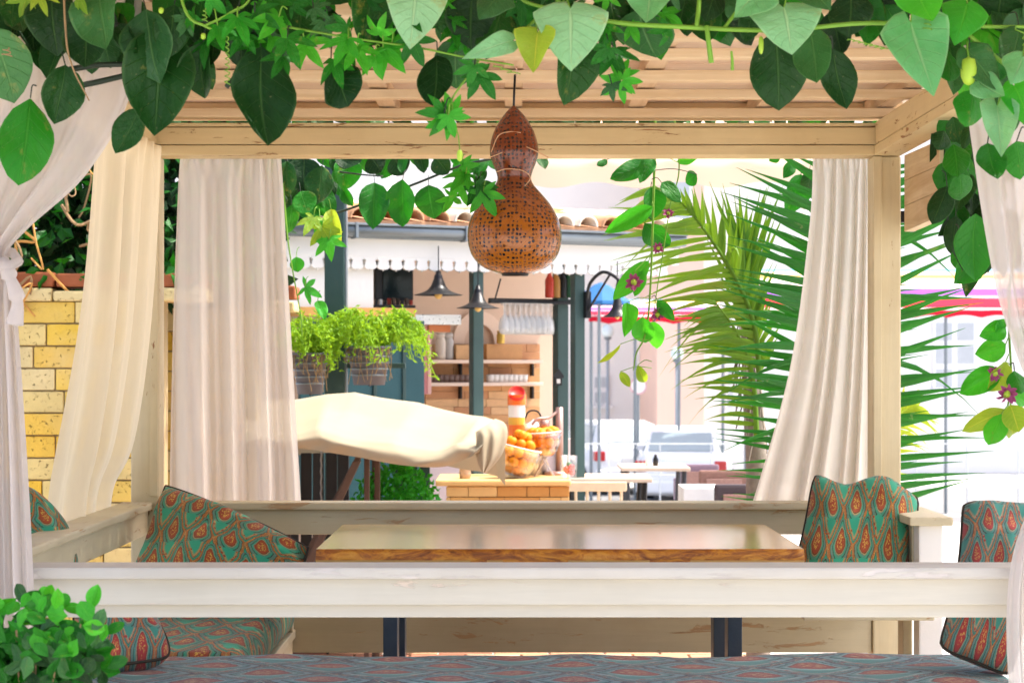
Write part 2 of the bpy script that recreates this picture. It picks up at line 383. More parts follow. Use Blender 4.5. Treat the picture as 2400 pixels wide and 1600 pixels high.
gb('frieze_board', -1.4, 1.4, 6.60, 6.62, 2.33, 2.394, mat=JX)
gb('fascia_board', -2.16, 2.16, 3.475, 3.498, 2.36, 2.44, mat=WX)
# front rail
gb('front_rail_cap', -1.46, 1.46, 4.30, 4.424, .952, .98, mat=FT, bevel=.007)
gb('front_rail_board', -1.45, 1.45, 4.326, 4.40, .889, .9515, mat=FX, bevel=.003)
gb('front_rail_ledge', -1.45, 1.45, 4.348, 4.39, .857, .888, mat=FX, bevel=.003)
# back rail, its lower board
gb('back_rail_cap', -1.224, 1.251, 6.36, 6.47, .955, .98, mat=WB, bevel=.007)
gb('back_rail_board', -1.224, 1.251, 6.40, 6.44, .866, .9535, mat=WB)
gb('lower_back_board', -1.224, 1.251, 6.41, 6.45, .455, .60, mat=WB)
# left rail
gb('left_rail_cap', -1.353, -1.245, 4.53, 6.397, .953, .98, mat=WBY, bevel=.007)
gb('left_rail_board', -1.305, -1.262, 4.53, 6.397, .868, .9515, mat=WBY)
gb('lower_left_board', -1.305, -1.262, 4.53, 6.397, .46, .60, mat=WBY)
# right return: short rail ending in its own post
gb('right_rail_cap', 1.238, 1.374, 5.735, 6.398, .953, .98, mat=WBY, bevel=.006)
gb('right_rail_board', 1.272, 1.305, 5.862, 6.398, .80, .9515, mat=WBY)
gb('right_rail_post', 1.276, 1.352, 5.78, 5.86, .121, .952, mat=WHITE, bevel=.005)
# benches
gb('bench_seat', -1.29, 1.29, 4.45, 4.99, .51, .54, mat=WB); gb('bench_front', -1.25, 1.29, 4.95, 4.98, .121, .509, mat=WB)
gb('bench_seat', -1.255, -.75, 4.995, 6.39, .51, .54, mat=WBY); gb('bench_front', -.79, -.76, 4.995, 6.39, .121, .509, mat=WBY)
gb('bench_end', -.79, -.75, 6.30, 6.335, .541, .64, mat=WBY)
gb('side_seat_plank', .88, 1.275, 5.56, 6.405, .683, .697, mat=WBY)
gb('seat_bracket', 1.245, 1.2755, 5.87, 5.95, .121, .682, mat=WBY); gb('seat_bracket', .88, 1.25, 6.36, 6.40, .61, .682, mat=WBY)

# ------------------------------------------------------------------ table
TOPM = NT('varnished_pale_top'); v = TOPM.coord('Object', (1.2, 14, 14)); g = TOPM.noise(v, 2, 6, .6, 1.2)
topm = TOPM.surf(TOPM.bsdf(TOPM.mix(g, (.62, .36, .12), (.78, .52, .22)), .17, 0, .6, TOPM.bump(g, .05, .002), **{'Coat Weight': .7, 'Coat Roughness': .16}))
EDG = NT('live_edge_wood'); v = EDG.coord('Object', (7, 30, 18)); g = EDG.noise(v, 1.4, 8, .72, 1.5)
edgm = EDG.surf(EDG.bsdf(EDG.ramp(g, [(.28, (.05, .012, .002)), (.42, (.28, .075, .006)), (.54, (.55, .20, .012)), (.72, (.74, .38, .05))]), .35, 0, .5, EDG.bump(g, .8, .01)))
tb = empty('slab_table', (.14, 5.65, .12), 0, 'long live edge wooden slab table with glossy top and dark steel legs', 'table')
me = MB()
NX = 60
def fe(i, k):
    x = -.557+1.387*i/NX; n = noise.noise((x*5, k*1.7, 3))*.010+noise.noise((x*17, k*3.1, 9))*.004
    y = 5.245+n-(.018 if k == 1 else 0)+(.012 if k >= 2 else 0)*1.2; z = (.93, .9, .87, .855)[k]
    return Vector((x, y, z))
rows = [[fe(i, k) for i in range(NX+1)] for k in range(4)]
vs = [p for r in rows for p in r]
me.add(vs, [(k*(NX+1)+i, k*(NX+1)+i+1, (k+1)*(NX+1)+i+1, (k+1)*(NX+1)+i) for k in range(3) for i in range(NX)])
b0 = len(me.v); me.add([(-.557+1.387*i/NX, 6.07+noise.noise((i*.3, 1, 1))*.006, z) for z in (.93, .855) for i in range(NX+1)], [(i, NX+1+i, NX+2+i, i+1) for i in range(NX)])
n1 = NX+1
me.f += [(i, b0+i, b0+i+1, i+1) for i in range(NX)]; top_n = NX
me.f += [(3*n1+i, 3*n1+i+1, b0+n1+i+1, b0+n1+i) for i in range(NX)]
me.f += [(0, n1, 2*n1, 3*n1, b0+n1, b0), (NX, b0+NX, b0+n1+NX, 3*n1+NX, 2*n1+NX, n1+NX)]
tm = me.mesh('tabletop'); tm.materials.append(edgm); tm.materials.append(topm)
for p in tm.polygons:
    if abs(p.normal.z) > .7: p.material_index = 1
    else: p.use_smooth = True
put('tabletop', tm, None, tb)
for x in (-.375, .6275):
    lg = bx('leg', x, x+.042, 5.36, 5.44, .135, .854, STEEL, tb, .003)
    bx('leg', x, x+.042, 5.74, 5.82, .135, .854, STEEL, tb, .003)
    bx('foot_plate', x-.01, x+.052, 5.32, 5.86, .121, .134, STEEL, tb, .003)

# ------------------------------------------------------------------ cushions
def cushion(name, C, th, mat, label, rep=(2, 2), pinch=(.06, .06, .06, .06), off=(0, 0), wave=.0, seed=1, n=22, sag=0.0, tilt=0.0, rc=.09):
    """C = TL, TR, BR, BL corner points; pinch = inward bow of top, right, bottom, left edge"""
    TL, TR, BR, BL = [Vector(c) for c in C]
    nrm = ((TR-TL).cross(BL-TL)).normalized()
    if nrm.y > 0: nrm = -nrm
    def base(a, b):
        p = TL*(1-a)*(1-b)+TR*a*(1-b)+BR*a*b+BL*(1-a)*b
        ex = (TR+BR-TL-BL)*.5; ey = (BL+BR-TL-TR)*.5
        q = 4*a*(1-a); w = 4*b*(1-b)
        p = p+ey*(pinch[0]*q*(1-b)-pinch[2]*q*b)+ex*(pinch[3]*w*(1-a)-pinch[1]*w*a)
        cen = (TL+TR+BR+BL)/4; p = p+(cen-p)*rc*(abs(2*a-1)**5)*(abs(2*b-1)**5)
        if wave: p = p+ey*wave*math.sin(a*9.5+seed)*(1-b)
        return p
    def prof(a, b):
        x = max(0, 1-abs(2*a-1)**2.6); y = max(0, 1-abs(2*b-1)**2.6)
        return (x*y)**.42
    def wr(a, b):
        return noise.noise((a*3.2+seed, b*3.2, seed*1.7))*.16+noise.noise((a*9+seed, b*9, seed))*.05
    def uvf(a, b):
        return ((a+tilt*b)*rep[0]+off[0], (1-b)*rep[1]+off[1])
    m = MB()
    m.grid(lambda a, b: base(a, b)+nrm*th*prof(a, b)*(.5+wr(a, b)), n, n, uvf)
    m.grid(lambda a, b: base(a, b)-nrm*th*prof(a, b)*(.5+wr(b, a)*.5), n, n, uvf, True)
    root = empty(name, (BL+BR)/2, 0, label, 'cushion')
    me_ = m.mesh('cover', True); o = put('cover', me_, mat, root)
    bm = bmesh.new(); bm.from_mesh(me_); bmesh.ops.remove_doubles(bm, verts=bm.verts, dist=1e-5); bmesh.ops.recalc_face_normals(bm, faces=bm.faces); bm.to_mesh(me_); bm.free()
    K = 14
    ring = [base(i/K, 0) for i in range(K)]+[base(1, i/K) for i in range(K)]+[base(1-i/K, 1) for i in range(K)]+[base(0, 1-i/K) for i in range(K+1)]
    put('piping', MB().tube(ring, .0045, 6).mesh('piping', True), PIPE, root)
    return root
cushion('scatter_cushion', (D(378, 1112, 6.22), D(712, 1258, 5.80), D(722, 1400, 5.72), D(272, 1400, 5.93)), .2, P1,
        'large teal and rust pomegranate cushion slumped in the corner beside the table', (5.2, 3.6), (-.03, .05, .0, .02), (.2, .3), 0, 3, rc=.02)
cushion('scatter_cushion', (D(1862, 1092, 6.12), D(2122, 1118, 6.05), D(2075, 1420, 5.80), D(1782, 1408, 5.80)), .2, P1,
        'teal pomegranate cushion with wavy top leaning against the short end rail', (4.7, 3.2), (.02, .03, .0, .06), (.55, .05), -.045, 1.8, tilt=-.12)
cushion('scatter_cushion', (D(-60, 1120, 5.20), D(82, 1128, 5.35), D(175, 1335, 5.35), D(-40, 1400, 5.12)), .14, P1,
        'teal cushion propped up behind the tied front curtain', (2.9, 4.2), (-.06, -.16, 0, 0), (.1, .7), 0, 5)
cushion('scatter_cushion', (D(165, 1408, 4.78), D(345, 1405, 4.84), D(392, 1512, 4.72), D(168, 1542, 4.58)), .13, P3,
        'red and blue patterned cushion lying on the bench by the green shrub', (3.6, 2.6), (-.08, -.05, .02, .02), (.0, .2), 0, 7)
cushion('scatter_cushion', (D(2208, 1146, 4.92), D(2420, 1162, 4.92), D(2325, 1562, 4.60), D(2150, 1490, 4.66)), .19, P3,
        'tall red and teal cushion leaning by the gathered curtain on the bench', (3.7, 4.2), (.01, .03, .02, .10), (.2, .1), 0, 9, tilt=-.15)

def mattress(name, x0, x1, y0, y1, z0, z1, mat, label, rep):
    r = .045; N = 26
    m = MB()
    def edge(a, lo, hi):
        return lo+(hi-lo)*a
    def bulge(x, y):
        ex = min(x-x0, x1-x)/r; ey = min(y-y0, y1-y)/r
        q = 1
        for e in (ex, ey):
            if e < 1: q = min(q, math.sqrt(max(0, 1-(1-e)**2)))
        return q
    def cl(a):                                            # denser samples at the rims
        return .5-.5*math.cos(math.pi*a)
    nx, ny = (60, 24) if x1-x0 > y1-y0 else (24, 50)
    def topf(a, b):
        x = edge(cl(a), x0, x1); y = edge(cl(b), y0, y1); q = bulge(x, y)
        w = noise.noise((x*3, y*3, 1.3))*.012+noise.noise((x*9, y*7, 2))*.004
        return Vector((x, y, (z0+z1)/2+((z1-z0)/2+w)*q))
    def botf(a, b):
        x = edge(cl(a), x0, x1); y = edge(cl(b), y0, y1); q = bulge(x, y)
        return Vector((x, y, (z0+z1)/2-(z1-z0)/2*min(1, q*1.05)))
    uvf = lambda a, b: (edge(cl(a), x0, x1)*rep[0], edge(cl(b), y0, y1)*rep[1])
    m.grid(topf, nx, ny, uvf); m.grid(botf, nx, ny, uvf, True)
    me_ = m.mesh('cover', True)
    bm = bmesh.new(); bm.from_mesh(me_); bmesh.ops.remove_doubles(bm, verts=bm.verts, dist=1e-5); bmesh.ops.recalc_face_normals(bm, faces=bm.faces); bm.to_mesh(me_); bm.free()
    o = put(name, me_, mat); tag(o, label, 'mattress'); return o
mattress('bench_mattress', -1.27, 1.27, 4.47, 5.01, .541, .672, P2, 'long blue grey patterned mattress covering the bench behind the white rail', (3.2, 8.0))
mattress('bench_mattress', -1.25, -.74, 5.02, 6.29, .541, .668, P1, 'green patterned mattress on the side bench below the corner cushion', (7.0, 5.8))

# ------------------------------------------------------------------ curtains
def spline1(pts, t):                                       # piecewise smooth through (t, value...) rows
    for i in range(len(pts)-1):
        if t <= pts[i+1][0] or i == len(pts)-2:
            k = (t-pts[i][0])/(pts[i+1][0]-pts[i][0]); k = max(0, min(1, k))
            p0 = Vector(pts[max(i-1, 0)][1]); p1 = Vector(pts[i][1]); p2 = Vector(pts[i+1][1]); p3 = Vector(pts[min(i+2, len(pts)-1)][1])
            return .5*((2*p1)+(p2-p0)*k+(2*p0-5*p1+4*p2-p3)*k*k+(3*p1-p0-3*p2+p3)*k**3)
def curtain(name, L, Rr, nfold, amp, label, mat=SHEER, seed=1, head=True, nu=170, nv=60, ampfn=None, pow_=1.0, header=.035):
    """L, Rr: rows (t, point) of the two side edges from top to bottom; folds swing across the cloth"""
    rg = random.Random(seed)
    ph = [rg.uniform(0, 6.28) for _ in range(6)]; fq = [nfold*rg.uniform(.8, 1.2), nfold*rg.uniform(1.6, 2.1), nfold*rg.uniform(.35, .6)]
    def fn(a, t):
        l = spline1(L, t); r = spline1(Rr, t)
        d = r-l; nrm = d.cross(Vector((0, 0, -1))); nrm = nrm.normalized() if nrm.length > 1e-5 else Vector((0, -1, 0))
        aw = a+.035*math.sin(a*5+ph[0]+t*1.3)
        w = math.sin(6.2832*fq[0]*aw+ph[1]+t*.5)+.45*math.sin(6.2832*fq[1]*aw+ph[2]-t*.8)+.5*math.sin(6.2832*fq[2]*aw+ph[3]+t)
        if head and t < .12:
            k = 1-t/.12; w = w*(1-k)+k*1.1*math.sin(6.2832*nfold*2.2*aw+ph[4])
        am = amp*(ampfn(t) if ampfn else (.45+.75*t))
        p = l+d*(a**pow_)+nrm*w*am
        p = p+Vector((0, 0, .012*math.sin(a*11+ph[5])*(t**6)))
        return p
    m = MB(); m.grid(fn, nu, nv)
    root = empty(name, fn(.5, 1), 0, label, 'curtain')
    put('fabric', m.mesh('fabric', True), mat, root)
    return root, fn
yb = 6.53
r_, f_ = curtain('curtain', [(0, D(415, 352, yb)), (.5, D(402, 750, yb)), (1, D(393, 1168, yb))], [(0, D(646, 352, yb)), (.4, D(664, 690, yb)), (1, D(694, 1168, yb))],
        4.6, .027, 'sheer curtain with gathered header hanging beside the stone wall corner', seed=3)
for x in range(7): put('hanging_tab', MB().box(-.006, .006, -.004, .004, -.012, .012).mesh('tab'), SHEER, r_, Matrix.Translation(D(420+x*37, 352, yb)+Vector((0, 0, .004))))
r_, f_ = curtain('curtain', [(0, D(1868, 352, yb)), (.25, D(1860, 520, yb)), (.6, D(1815, 850, yb)), (1, D(1728, 1168, yb))], [(0, D(2010, 352, yb)), (.5, D(2012, 750, yb)), (1, D(2016, 1168, yb))],
        5.0, .020, 'sheer curtain flaring out in front of the palm', SHEERR, seed=8)
r_, f_ = curtain('curtain', [(0, Vector((-1.215, 5.36, 2.20))), (.5, Vector((-1.28, 5.44, 1.6))), (.85, Vector((-1.375, 5.50, 1.1))), (1, Vector((-1.385, 5.50, .93)))],
        [(0, Vector((-1.205, 6.33, 2.20))), (.45, Vector((-1.245, 6.34, 1.6))), (.75, Vector((-1.30, 6.34, 1.2))), (.88, Vector((-1.37, 6.34, 1.04))), (1, Vector((-1.385, 6.34, .93)))],
        3.6, .024, 'sheer curtain tinted with yellow wall light hanging along the side', SHEERL, seed=12)
# front left: swept aside to a tie-back, then falling in front of the white rail
yf = 4.24
tie = [(0, 0)]
def swag_L(t): return None
L = [(0, D(-230, -100, yf)), (.1, D(-225, 90, yf)), (.3, D(-190, 330, yf)), (.5, D(-110, 560, yf)), (.56, D(-60, 620, yf)), (.64, D(-70, 720, yf)), (1, D(-110, 1560, yf))]
Rr = [(0, D(335, -100, yf)), (.10, D(306, 205, yf)), (.25, D(205, 395, yf)), (.42, D(70, 520, yf)), (.52, D(16, 580, yf)), (.56, D(28, 622, yf)), (.64, D(38, 735, yf)), (.85, D(64, 1160, yf)), (1, D(82, 1560, yf))]
r_, f_ = curtain('curtain', L, Rr, 5.5, .022, 'gauzy front curtain swept up to a tie and falling past the white rail', SHEERF, 21, False, 150, 110, lambda t: .75 if t > .6 else .65)
put('tie_back', MB().tube([D(-75, 575, 4.20), D(-20, 612, 4.16), D(20, 612, 4.17), D(42, 600, 4.23), D(30, 582, 4.27), D(-40, 560, 4.28)], .012, 8).mesh('tie_back', True), SHEERF, r_)
mk = MB(); mk.tube(catmull([D(8, 596, 4.19), D(24, 640, 4.17), D(40, 690, 4.16), D(34, 745, 4.165)]), [.012, .013, .014, .015, .016, .017, .018, .019]*3+[.02], 8); put('tie_tail', mk.mesh('tie_tail', True), SHEERF, r_)
L = [(0, D(2180, -60, yf)), (.12, D(2228, 290, yf)), (.3, D(2262, 520, yf)), (.45, D(2300, 705, yf)), (.58, D(2362, 880, yf)), (.66, D(2420, 980, yf)), (.74, D(2395, 1090, yf)), (.84, D(2330, 1262, yf)), (.92, D(2312, 1420, yf)), (1, D(2318, 1600, yf))]
Rr = [(0, D(2700, -60, yf)), (.3, D(2690, 520, yf)), (.58, D(2560, 880, yf)), (.66, D(2500, 980, yf)), (.74, D(2540, 1090, yf)), (1, D(2600, 1600, yf))]
r_, f_ = curtain('curtain', L, Rr, 6.0, .02, 'gauzy front curtain drawn back beside the flowering vine', SHEERF, 31, False, 130, 100, lambda t: .8)
put('tie_back', MB().tube([D(2415, 985, 4.19), D(2460, 1000, 4.17), D(2505, 985, 4.2), D(2490, 965, 4.29), D(2425, 970, 4.29), D(2412, 986, 4.2)], .012, 8).mesh('tie_back', True), SHEERF, r_)

# ------------------------------------------------------------------ gourd lamp
t = NT('carved_gourd'); v = t.coord(); uvn = t.n('UVMap')
vo = t.n('TexVoronoi'); t.t.links.new(v, vo.inputs['Vector']); vo.inputs['Scale'].default_value = 84; vo.inputs['Randomness'].default_value = .35
big = t.n('TexVoronoi'); t.t.links.new(v, big.inputs['Vector']); big.inputs['Scale'].default_value = 10
rings = t.math('SINE', t.math('MULTIPLY', big.outputs['Distance'], 46))
nz = t.noise(v, 7, 4); sepz = t.n('SeparateXYZ'); t.t.links.new(uvn.outputs[0], sepz.inputs[0])
dots = t.ramp(vo.outputs['Distance'], [(.34, (1, 1, 1)), (.41, (0, 0, 0))])
zone = t.ramp(t.math('ADD', rings, t.math('MULTIPLY', nz, .8)), [(.0, (.6, .6, .6)), (.4, (1, 1, 1))])
base = t.mix(nz, (.11, .016, .003), (.25, .05, .005))
base = t.mix(t.ramp(sepz.outputs[1], [(.25, (1, 1, 1)), (.6, (0, 0, 0))]), base, t.mix(nz, (.28, .06, .002), (.48, .16, .006)))
line = t.ramp(t.math('ABSOLUTE', rings), [(.0, (1, 1, 1)), (.16, (0, 0, 0))])
base = t.mix(t.math('MULTIPLY', line, .55), base, (.10, .022, .008))
col = t.mix(t.math('MULTIPLY', dots, zone), base, (.006, .003, .002))
h = t.math('SUBTRACT', t.math('MULTIPLY', line, -.5), t.math('MULTIPLY', dots, zone))
gm = t.surf(t.bsdf(col, .22, 0, .5, t.bump(h, .7, .004), **{'Coat Weight': .3, 'Coat Roughness': .1}))
gy = 5.50
gl = empty('gourd_lamp', D(1183, 628, gy), 0, 'perforated orange brown gourd lamp hanging from the ceiling joists', 'lamp')
prof = [(243, 2), (250, 10), (262, 21), (280, 34), (300, 45), (320, 52), (340, 56), (358, 55), (375, 50), (392, 43), (406, 39), (416, 40), (428, 47), (445, 62), (465, 79), (485, 92), (505, 102), (525, 107), (545, 108.5), (565, 106), (585, 99), (602, 87), (615, 71), (623, 52), (628, 34), (626, 28)]
pr = catmull([(r, y, 0) for y, r in prof], 3)
m = MB(); cz = D(1183, 436, gy); seg = 48; vs = []; uvs = []
for i, p in enumerate(pr):
    zc = D(1183, p.y, gy).z; rr = max(.001, dm(p.x, gy)); lean = (1-i/len(pr))*dm(-3, gy)
    for k in range(seg):
        w = 6.2832*k/seg; q = rr*(1+.012*noise.noise((math.cos(w)*1.5, math.sin(w)*1.5, zc*9)))
        vs.append((cz.x+lean+q*math.cos(w), gy+q*math.sin(w), zc)); uvs.append((k/seg, 1-i/len(pr)))
m.add(vs, [(i*seg+k, i*seg+(k+1) % seg, (i+1)*seg+(k+1) % seg, (i+1)*seg+k) for i in range(len(pr)-1) for k in range(seg)], uvs)
put('shell', m.mesh('shell', True), gm, gl)
zb = D(1183, 629, gy).z
put('bottom_cap', MB().lathe([(.001, zb-.006), (dm(30, gy), zb-.006), (dm(33, gy), zb+.004), (.001, zb+.004)], (cz.x, gy, 0), 24).mesh('cap', True), BLACK, gl)
put('cord', MB().tube([D(1180, 248, gy), D(1181, 210, gy), D(1183, 172, gy)], .0035, 8).mesh('cord', True), BLACK, gl)
put('ceiling_hook', MB().tube(catmull([D(1183, 176, gy), D(1188, 168, gy), D(1186, 158, gy), D(1183, 150, gy+.02), D(1183, 143, gy+.035)]), .003, 6).mesh('hook', True), plain('pink_plastic', (.6, .4, .33)), gl)
for x0, pts in ((1, [(1128, 350), (1145, 312), (1170, 303), (1196, 305)]), (2, [(1124, 362), (1150, 352), (1190, 335), (1215, 340), (1260, 362)]), (3, [(1140, 395), (1165, 388), (1200, 392), (1218, 408), (1205, 428)])):
    put('dry_tendril', MB().tube(catmull([D(a, b, gy-.062*(1 if b < 420 else 1)) for a, b in pts], 6), .0016, 5).mesh('tendril', True), plain('dry_tendril_tan', (.62, .36, .20)), gl)

# ------------------------------------------------------------------ wooden sign board on the right
sb = empty('wooden_board', D(2110, 530, 6.1), 0, 'weathered blank wooden board fixed beside the gazebo post', 'board')
A, B, C_, E = D(2077, 357, 6.38), D(2156, 322, 5.75), D(2158, 497, 5.75), D(2077, 533, 6.38)
SIGN = rawwood('weathered_sign_wood', (.50, .30, .12), (.88, .74, .50), 1, gs=1.0)
off = Vector((.035, 0, 0)); nP = 3
for k in range(nP):
    f0, f1 = k/nP, (k+.985)/nP
    m = MB().prism([A.lerp(E, f0), B.lerp(C_, f0), B.lerp(C_, f1), A.lerp(E, f1)], off); put('plank', m.mesh('plank', bevel=.002), SIGN, sb)
put('edge_strip', MB().prism([B+Vector((0, -.012, .0)), B+Vector((.045, -.012, 0)), C_+Vector((.045, -.012, 0)), C_+Vector((0, -.012, 0))], Vector((0, .0115, 0))).mesh('strip', bevel=.002), WZ, sb)
bx('bracket', 1.352, 1.40, 6.41, 6.45, 1.95, 1.99, BLACK, sb)
# ------------------------------------------------------------------ stone garden wall
STN = [travertine('yellow_travertine_block', c) for c in ((.74, .50, .07), (.72, .51, .12), (.70, .55, .22), (.72, .45, .04), (.70, .57, .28))]
MORT = plain('mortar', (.36, .27, .14), .95)
TERR = plain('terracotta', (.34, .10, .035), .75, 0, .35, 12); TERRL = plain('pale_terracotta', (.56, .30, .16), .75, 0, .3, 12)
def stone_wall(x0, x1, Y, zt, label, rows):
    w = empty('stone_wall', ((x0+x1)/2, Y, -.12), 0, label, 'wall')
    bx('mortar_core', x0, x1, Y+.012, Y+.2, -.12, zt, MORT, w, 0)
    z = zt; j = 0
    ms = []
    for k in range(5):
        me_ = MB().box(-.5, .5, -.5, .5, -.5, .5).mesh('stone_block', bevel=.05, seg=2); me_.materials.append(STN[k]); ms.append(me_)
    while z > -.12+.05 and j < rows:
        x = x0-(.13 if j % 2 else 0)
        while x < x1-.03:
            wd = rnd.choice((.17, .2, .22, .26)); xa, xb = max(x, x0), min(x+wd-.007, x1)
            if xb-xa > .03:
                M = Matrix.Translation(((xa+xb)/2, Y+.03+rnd.uniform(-.006, .006), z-.05)) @ Matrix.Diagonal((xb-xa, .07, .094, 1))
                put('stone_block', rnd.choice(ms), None, w, M)
            x += wd
        z -= .1015; j += 1
    xx = x0-.02
    while xx < x1:
        wd = rnd.uniform(.2, .26)
        bx('ledge_stone', xx, xx+wd-.006, Y-.02, Y+.22, zt+.001, zt+.055+rnd.uniform(-.008, .008), STN[4], w, .012)
        bx('cap_brick', xx+.01, xx+wd-.004, Y+.0, Y+.22, zt+.066, zt+.13+rnd.uniform(-.006, .006), TERR, w, .01)
        xx += wd
    return w
stone_wall(-3.4, -1.60, 8.37, 1.745, 'yellow travertine block wall with terracotta brick capping', 19)
stone_wall(-1.98, -1.30, 9.4, 1.73, 'paler stone block wall half hidden behind the sheer corner curtain', 18)

# ------------------------------------------------------------------ cafe kiosk (turned 25 degrees)
KA = R(25); K0 = Vector(((690-HX)/F*11.5, 11.5, 0)); EX = Vector((math.cos(KA), math.sin(KA), 0)); EN = Vector((-math.sin(KA), math.cos(KA), 0))
KM = Matrix.Translation(K0) @ Matrix.Rotation(KA, 4, 'Z')
def KS(x, y, d):                                          # pixel -> (s, z) on the kiosk plane d metres behind its front
    dr = Vector(((x*SC-HX)/F, 1, -(y*SC-HY)/F)); c = Vector((0, 0, EYE))
    t_ = (K0+EN*d-c).dot(EN)/dr.dot(EN); p = c+dr*t_; q = p-K0
    return q.dot(EX), p.z
def KW(x, y, d):
    s_, z_ = KS(x, y, d); return K0+EX*s_+EN*d+Vector((0, 0, z_))
kio = empty('cafe_kiosk', K0+EX*1.2+Vector((0, 0, -.12)), 0, 'small open cafe kiosk with white scalloped eaves, green posts and tiled roof', 'kiosk')
def kb(n, s0, s1, d0, d1, z0, z1, mat, parent=None, bevel=.004): return bx(n, s0, s1, d0, d1, z0, z1, mat, parent or kio, bevel, KM)
def kp(n, x0, y0, x1, y1, d, th, mat, parent=None, bevel=.004):   # box from a pixel rectangle at depth d
    xm, ym = (x0+x1)/2, (y0+y1)/2
    return kb(n, KS(x0, ym, d)[0], KS(x1, ym, d)[0], d, d+th, KS(xm, y1, d)[1], KS(xm, y0, d)[1], mat, parent, bevel)
S1 = 2.75
ZG0, ZG1, ZF = 2.345, 2.265, 2.145
gt = MB(); gt.tube([K0+EX*-.7+EN*-.10+Vector((0, 0, 2.305)), K0+EX*S1+EN*-.10+Vector((0, 0, 2.305))], .042, 12); put('gutter', gt.mesh('gutter', True), GREY, kio)
kb('gutter_lip', -.7, S1, -.15, -.06, 2.335, 2.35, GREY); kb('gutter_band', -.7, S1, -.05, -.02, 2.26, 2.345, GREY)
for s_ in (.35, 1.1, 1.75): kb('gutter_clip', s_, s_+.02, -.155, -.055, 2.252, 2.353, GREY)
FW = plain('white_fascia_paint', (.82, .81, .78), .5, 0, .04)
kb('fascia', -.7, S1, -.02, .02, ZF, 2.2645, FW)
# scalloped teeth under the fascia, one board each
tooth = []
for k in range(13):
    a = k/12; x = -.041+.082*a; tooth.append((x, -.062+.03*abs(math.cos(a*math.pi))**.6 - (.012 if k in (6,) else 0)))
poly = [(-.0435, 0), (-.0435, -.014), (-.034, -.018), (-.031, -.026), (-.036, -.034), (-.036, -.048), (-.042, -.054), (-.040, -.066), (-.028, -.076), (-.012, -.080), (-.005, -.074), (0, -.088), (.005, -.074), (.012, -.080), (.028, -.076), (.040, -.066), (.042, -.054), (.036, -.048), (.036, -.034), (.031, -.026), (.034, -.018), (.0435, -.014), (.0435, 0)]
tm_ = MB().prism([Vector((x, -.018, z)) for x, z in poly], Vector((0, .022, 0))).mesh('scallop_board'); tm_.materials.append(FW)
s_ = -.65
while s_ < S1-.05:
    put('scallop_board', tm_, None, kio, KM @ Matrix.Translation((s_, 0, ZF+.001))); s_ += .0885
# roof: sheathing and barrel tiles
th = R(8)
kb('roof_sheathing', -.75, S1+.05, 0, .02, 2.36, 2.361, DARKB)
rm = MB().prism([KM @ Vector((-.75, -.12, 2.352)), KM @ Vector((S1+.05, -.12, 2.352)), KM @ Vector((S1+.05, 1.5, 2.352+1.62*math.tan(th))), KM @ Vector((-.75, 1.5, 2.352+1.62*math.tan(th)))], Vector((0, 0, .02))); put('roof_deck', rm.mesh('roof'), TERRL, kio)
tl = MB(); n = 8; vs = []
for j, (yy, rr) in enumerate(((0, .075), (.42, .062))):
    for k in range(n+1):
        w = math.pi*k/n; vs.append((rr*math.cos(w), yy, rr*math.sin(w)))
for j, (yy, rr) in enumerate(((0, .060), (.42, .048))):
    for k in range(n+1):
        w = math.pi*k/n; vs.append((rr*math.cos(w), yy, rr*math.sin(w)))
m_ = n+1; fs = [(k, k+1, m_+k+1, m_+k) for k in range(n)]+[(2*m_+k, 3*m_+k, 3*m_+k+1, 2*m_+k+1) for k in range(n)]+[(k, 2*m_+k, 2*m_+k+1, k+1) for k in range(n)]+[(m_+k, m_+k+1, 3*m_+k+1, 3*m_+k) for k in range(n)]
tl.add(vs, fs); tms = []
for mt in (TERRL, plain('orange_tile', (.58, .27, .10), .75, 0, .3, 10), plain('sun_glare_tile', (.78, .68, .56), .8, 0, .2, 10)):  # palest tile's colour stands in for sun glare on the roof
    q = tl.mesh('roof_tile', True); q.materials.append(mt); tms.append(q)
for j in range(3):
    for i in range(20):
        yy = -.14+j*.38
        M = KM @ Matrix.Translation((-.68+i*.178, yy, 2.375+(yy+.12)*math.tan(th)+.006)) @ Matrix.Rotation(th, 4, 'X') @ Matrix.Rotation(rnd.uniform(-.03, .03), 4, 'Z')
        put('roof_tile', rnd.choice(tms+[tms[2]]*3), None, kio, M)
# posts
for x0, x1, d, z1 in ((1090, 1114, .0, ZF), (1284, 1309, .35, 2.3), (1324, 1347, .0, ZF)):
    a, b = KS(x0, 800, d)[0], KS(x1, 800, d)[0]; kb('post', a, b, d+.02, d+.02+(b-a), -.12, z1-.001, GREEN, None, .006)
# body: floor, back wall, end panels, dado
BEI = plain('beige_plaster', (.62, .46, .36), .85, 0, .08, 3); PINK = plain('pink_plaster_arch', (.72, .56, .46), .85, 0, .06)
kb('back_wall', -.3, 2.55, 1.35, 1.43, -.12, 2.36, BEI); kb('side_wall', -.38, -.301, .05, 1.43, -.12, 2.36, WHITE)
kb('ceiling', -.3, 2.6, .06, 1.345, 2.27, 2.29, WHITE)
kp('white_panel', 640, 560, 858, 712, .03, .05, FW); kp('door_panel', 690, 735, 975, 1160, .045, .05, TEAL)
for x in (790, 858, 925): kp('door_stile', x, 760, x+8, 1150, .03, .014, GREEN)
kp('ledge', 690, 706, 955, 726, -.04, .20, plain('honey_wood', (.62, .34, .09), .5, 0, .25, 10))
kp('steel_counter', 935, 722, 1060, 745, .10, .5, plain('brushed_steel', (.62, .62, .60), .3, .7, .1)); kp('counter_lip', 985, 746, 1035, 762, .12, .03, plain('orange_lacquer', (.50, .14, .03), .4))
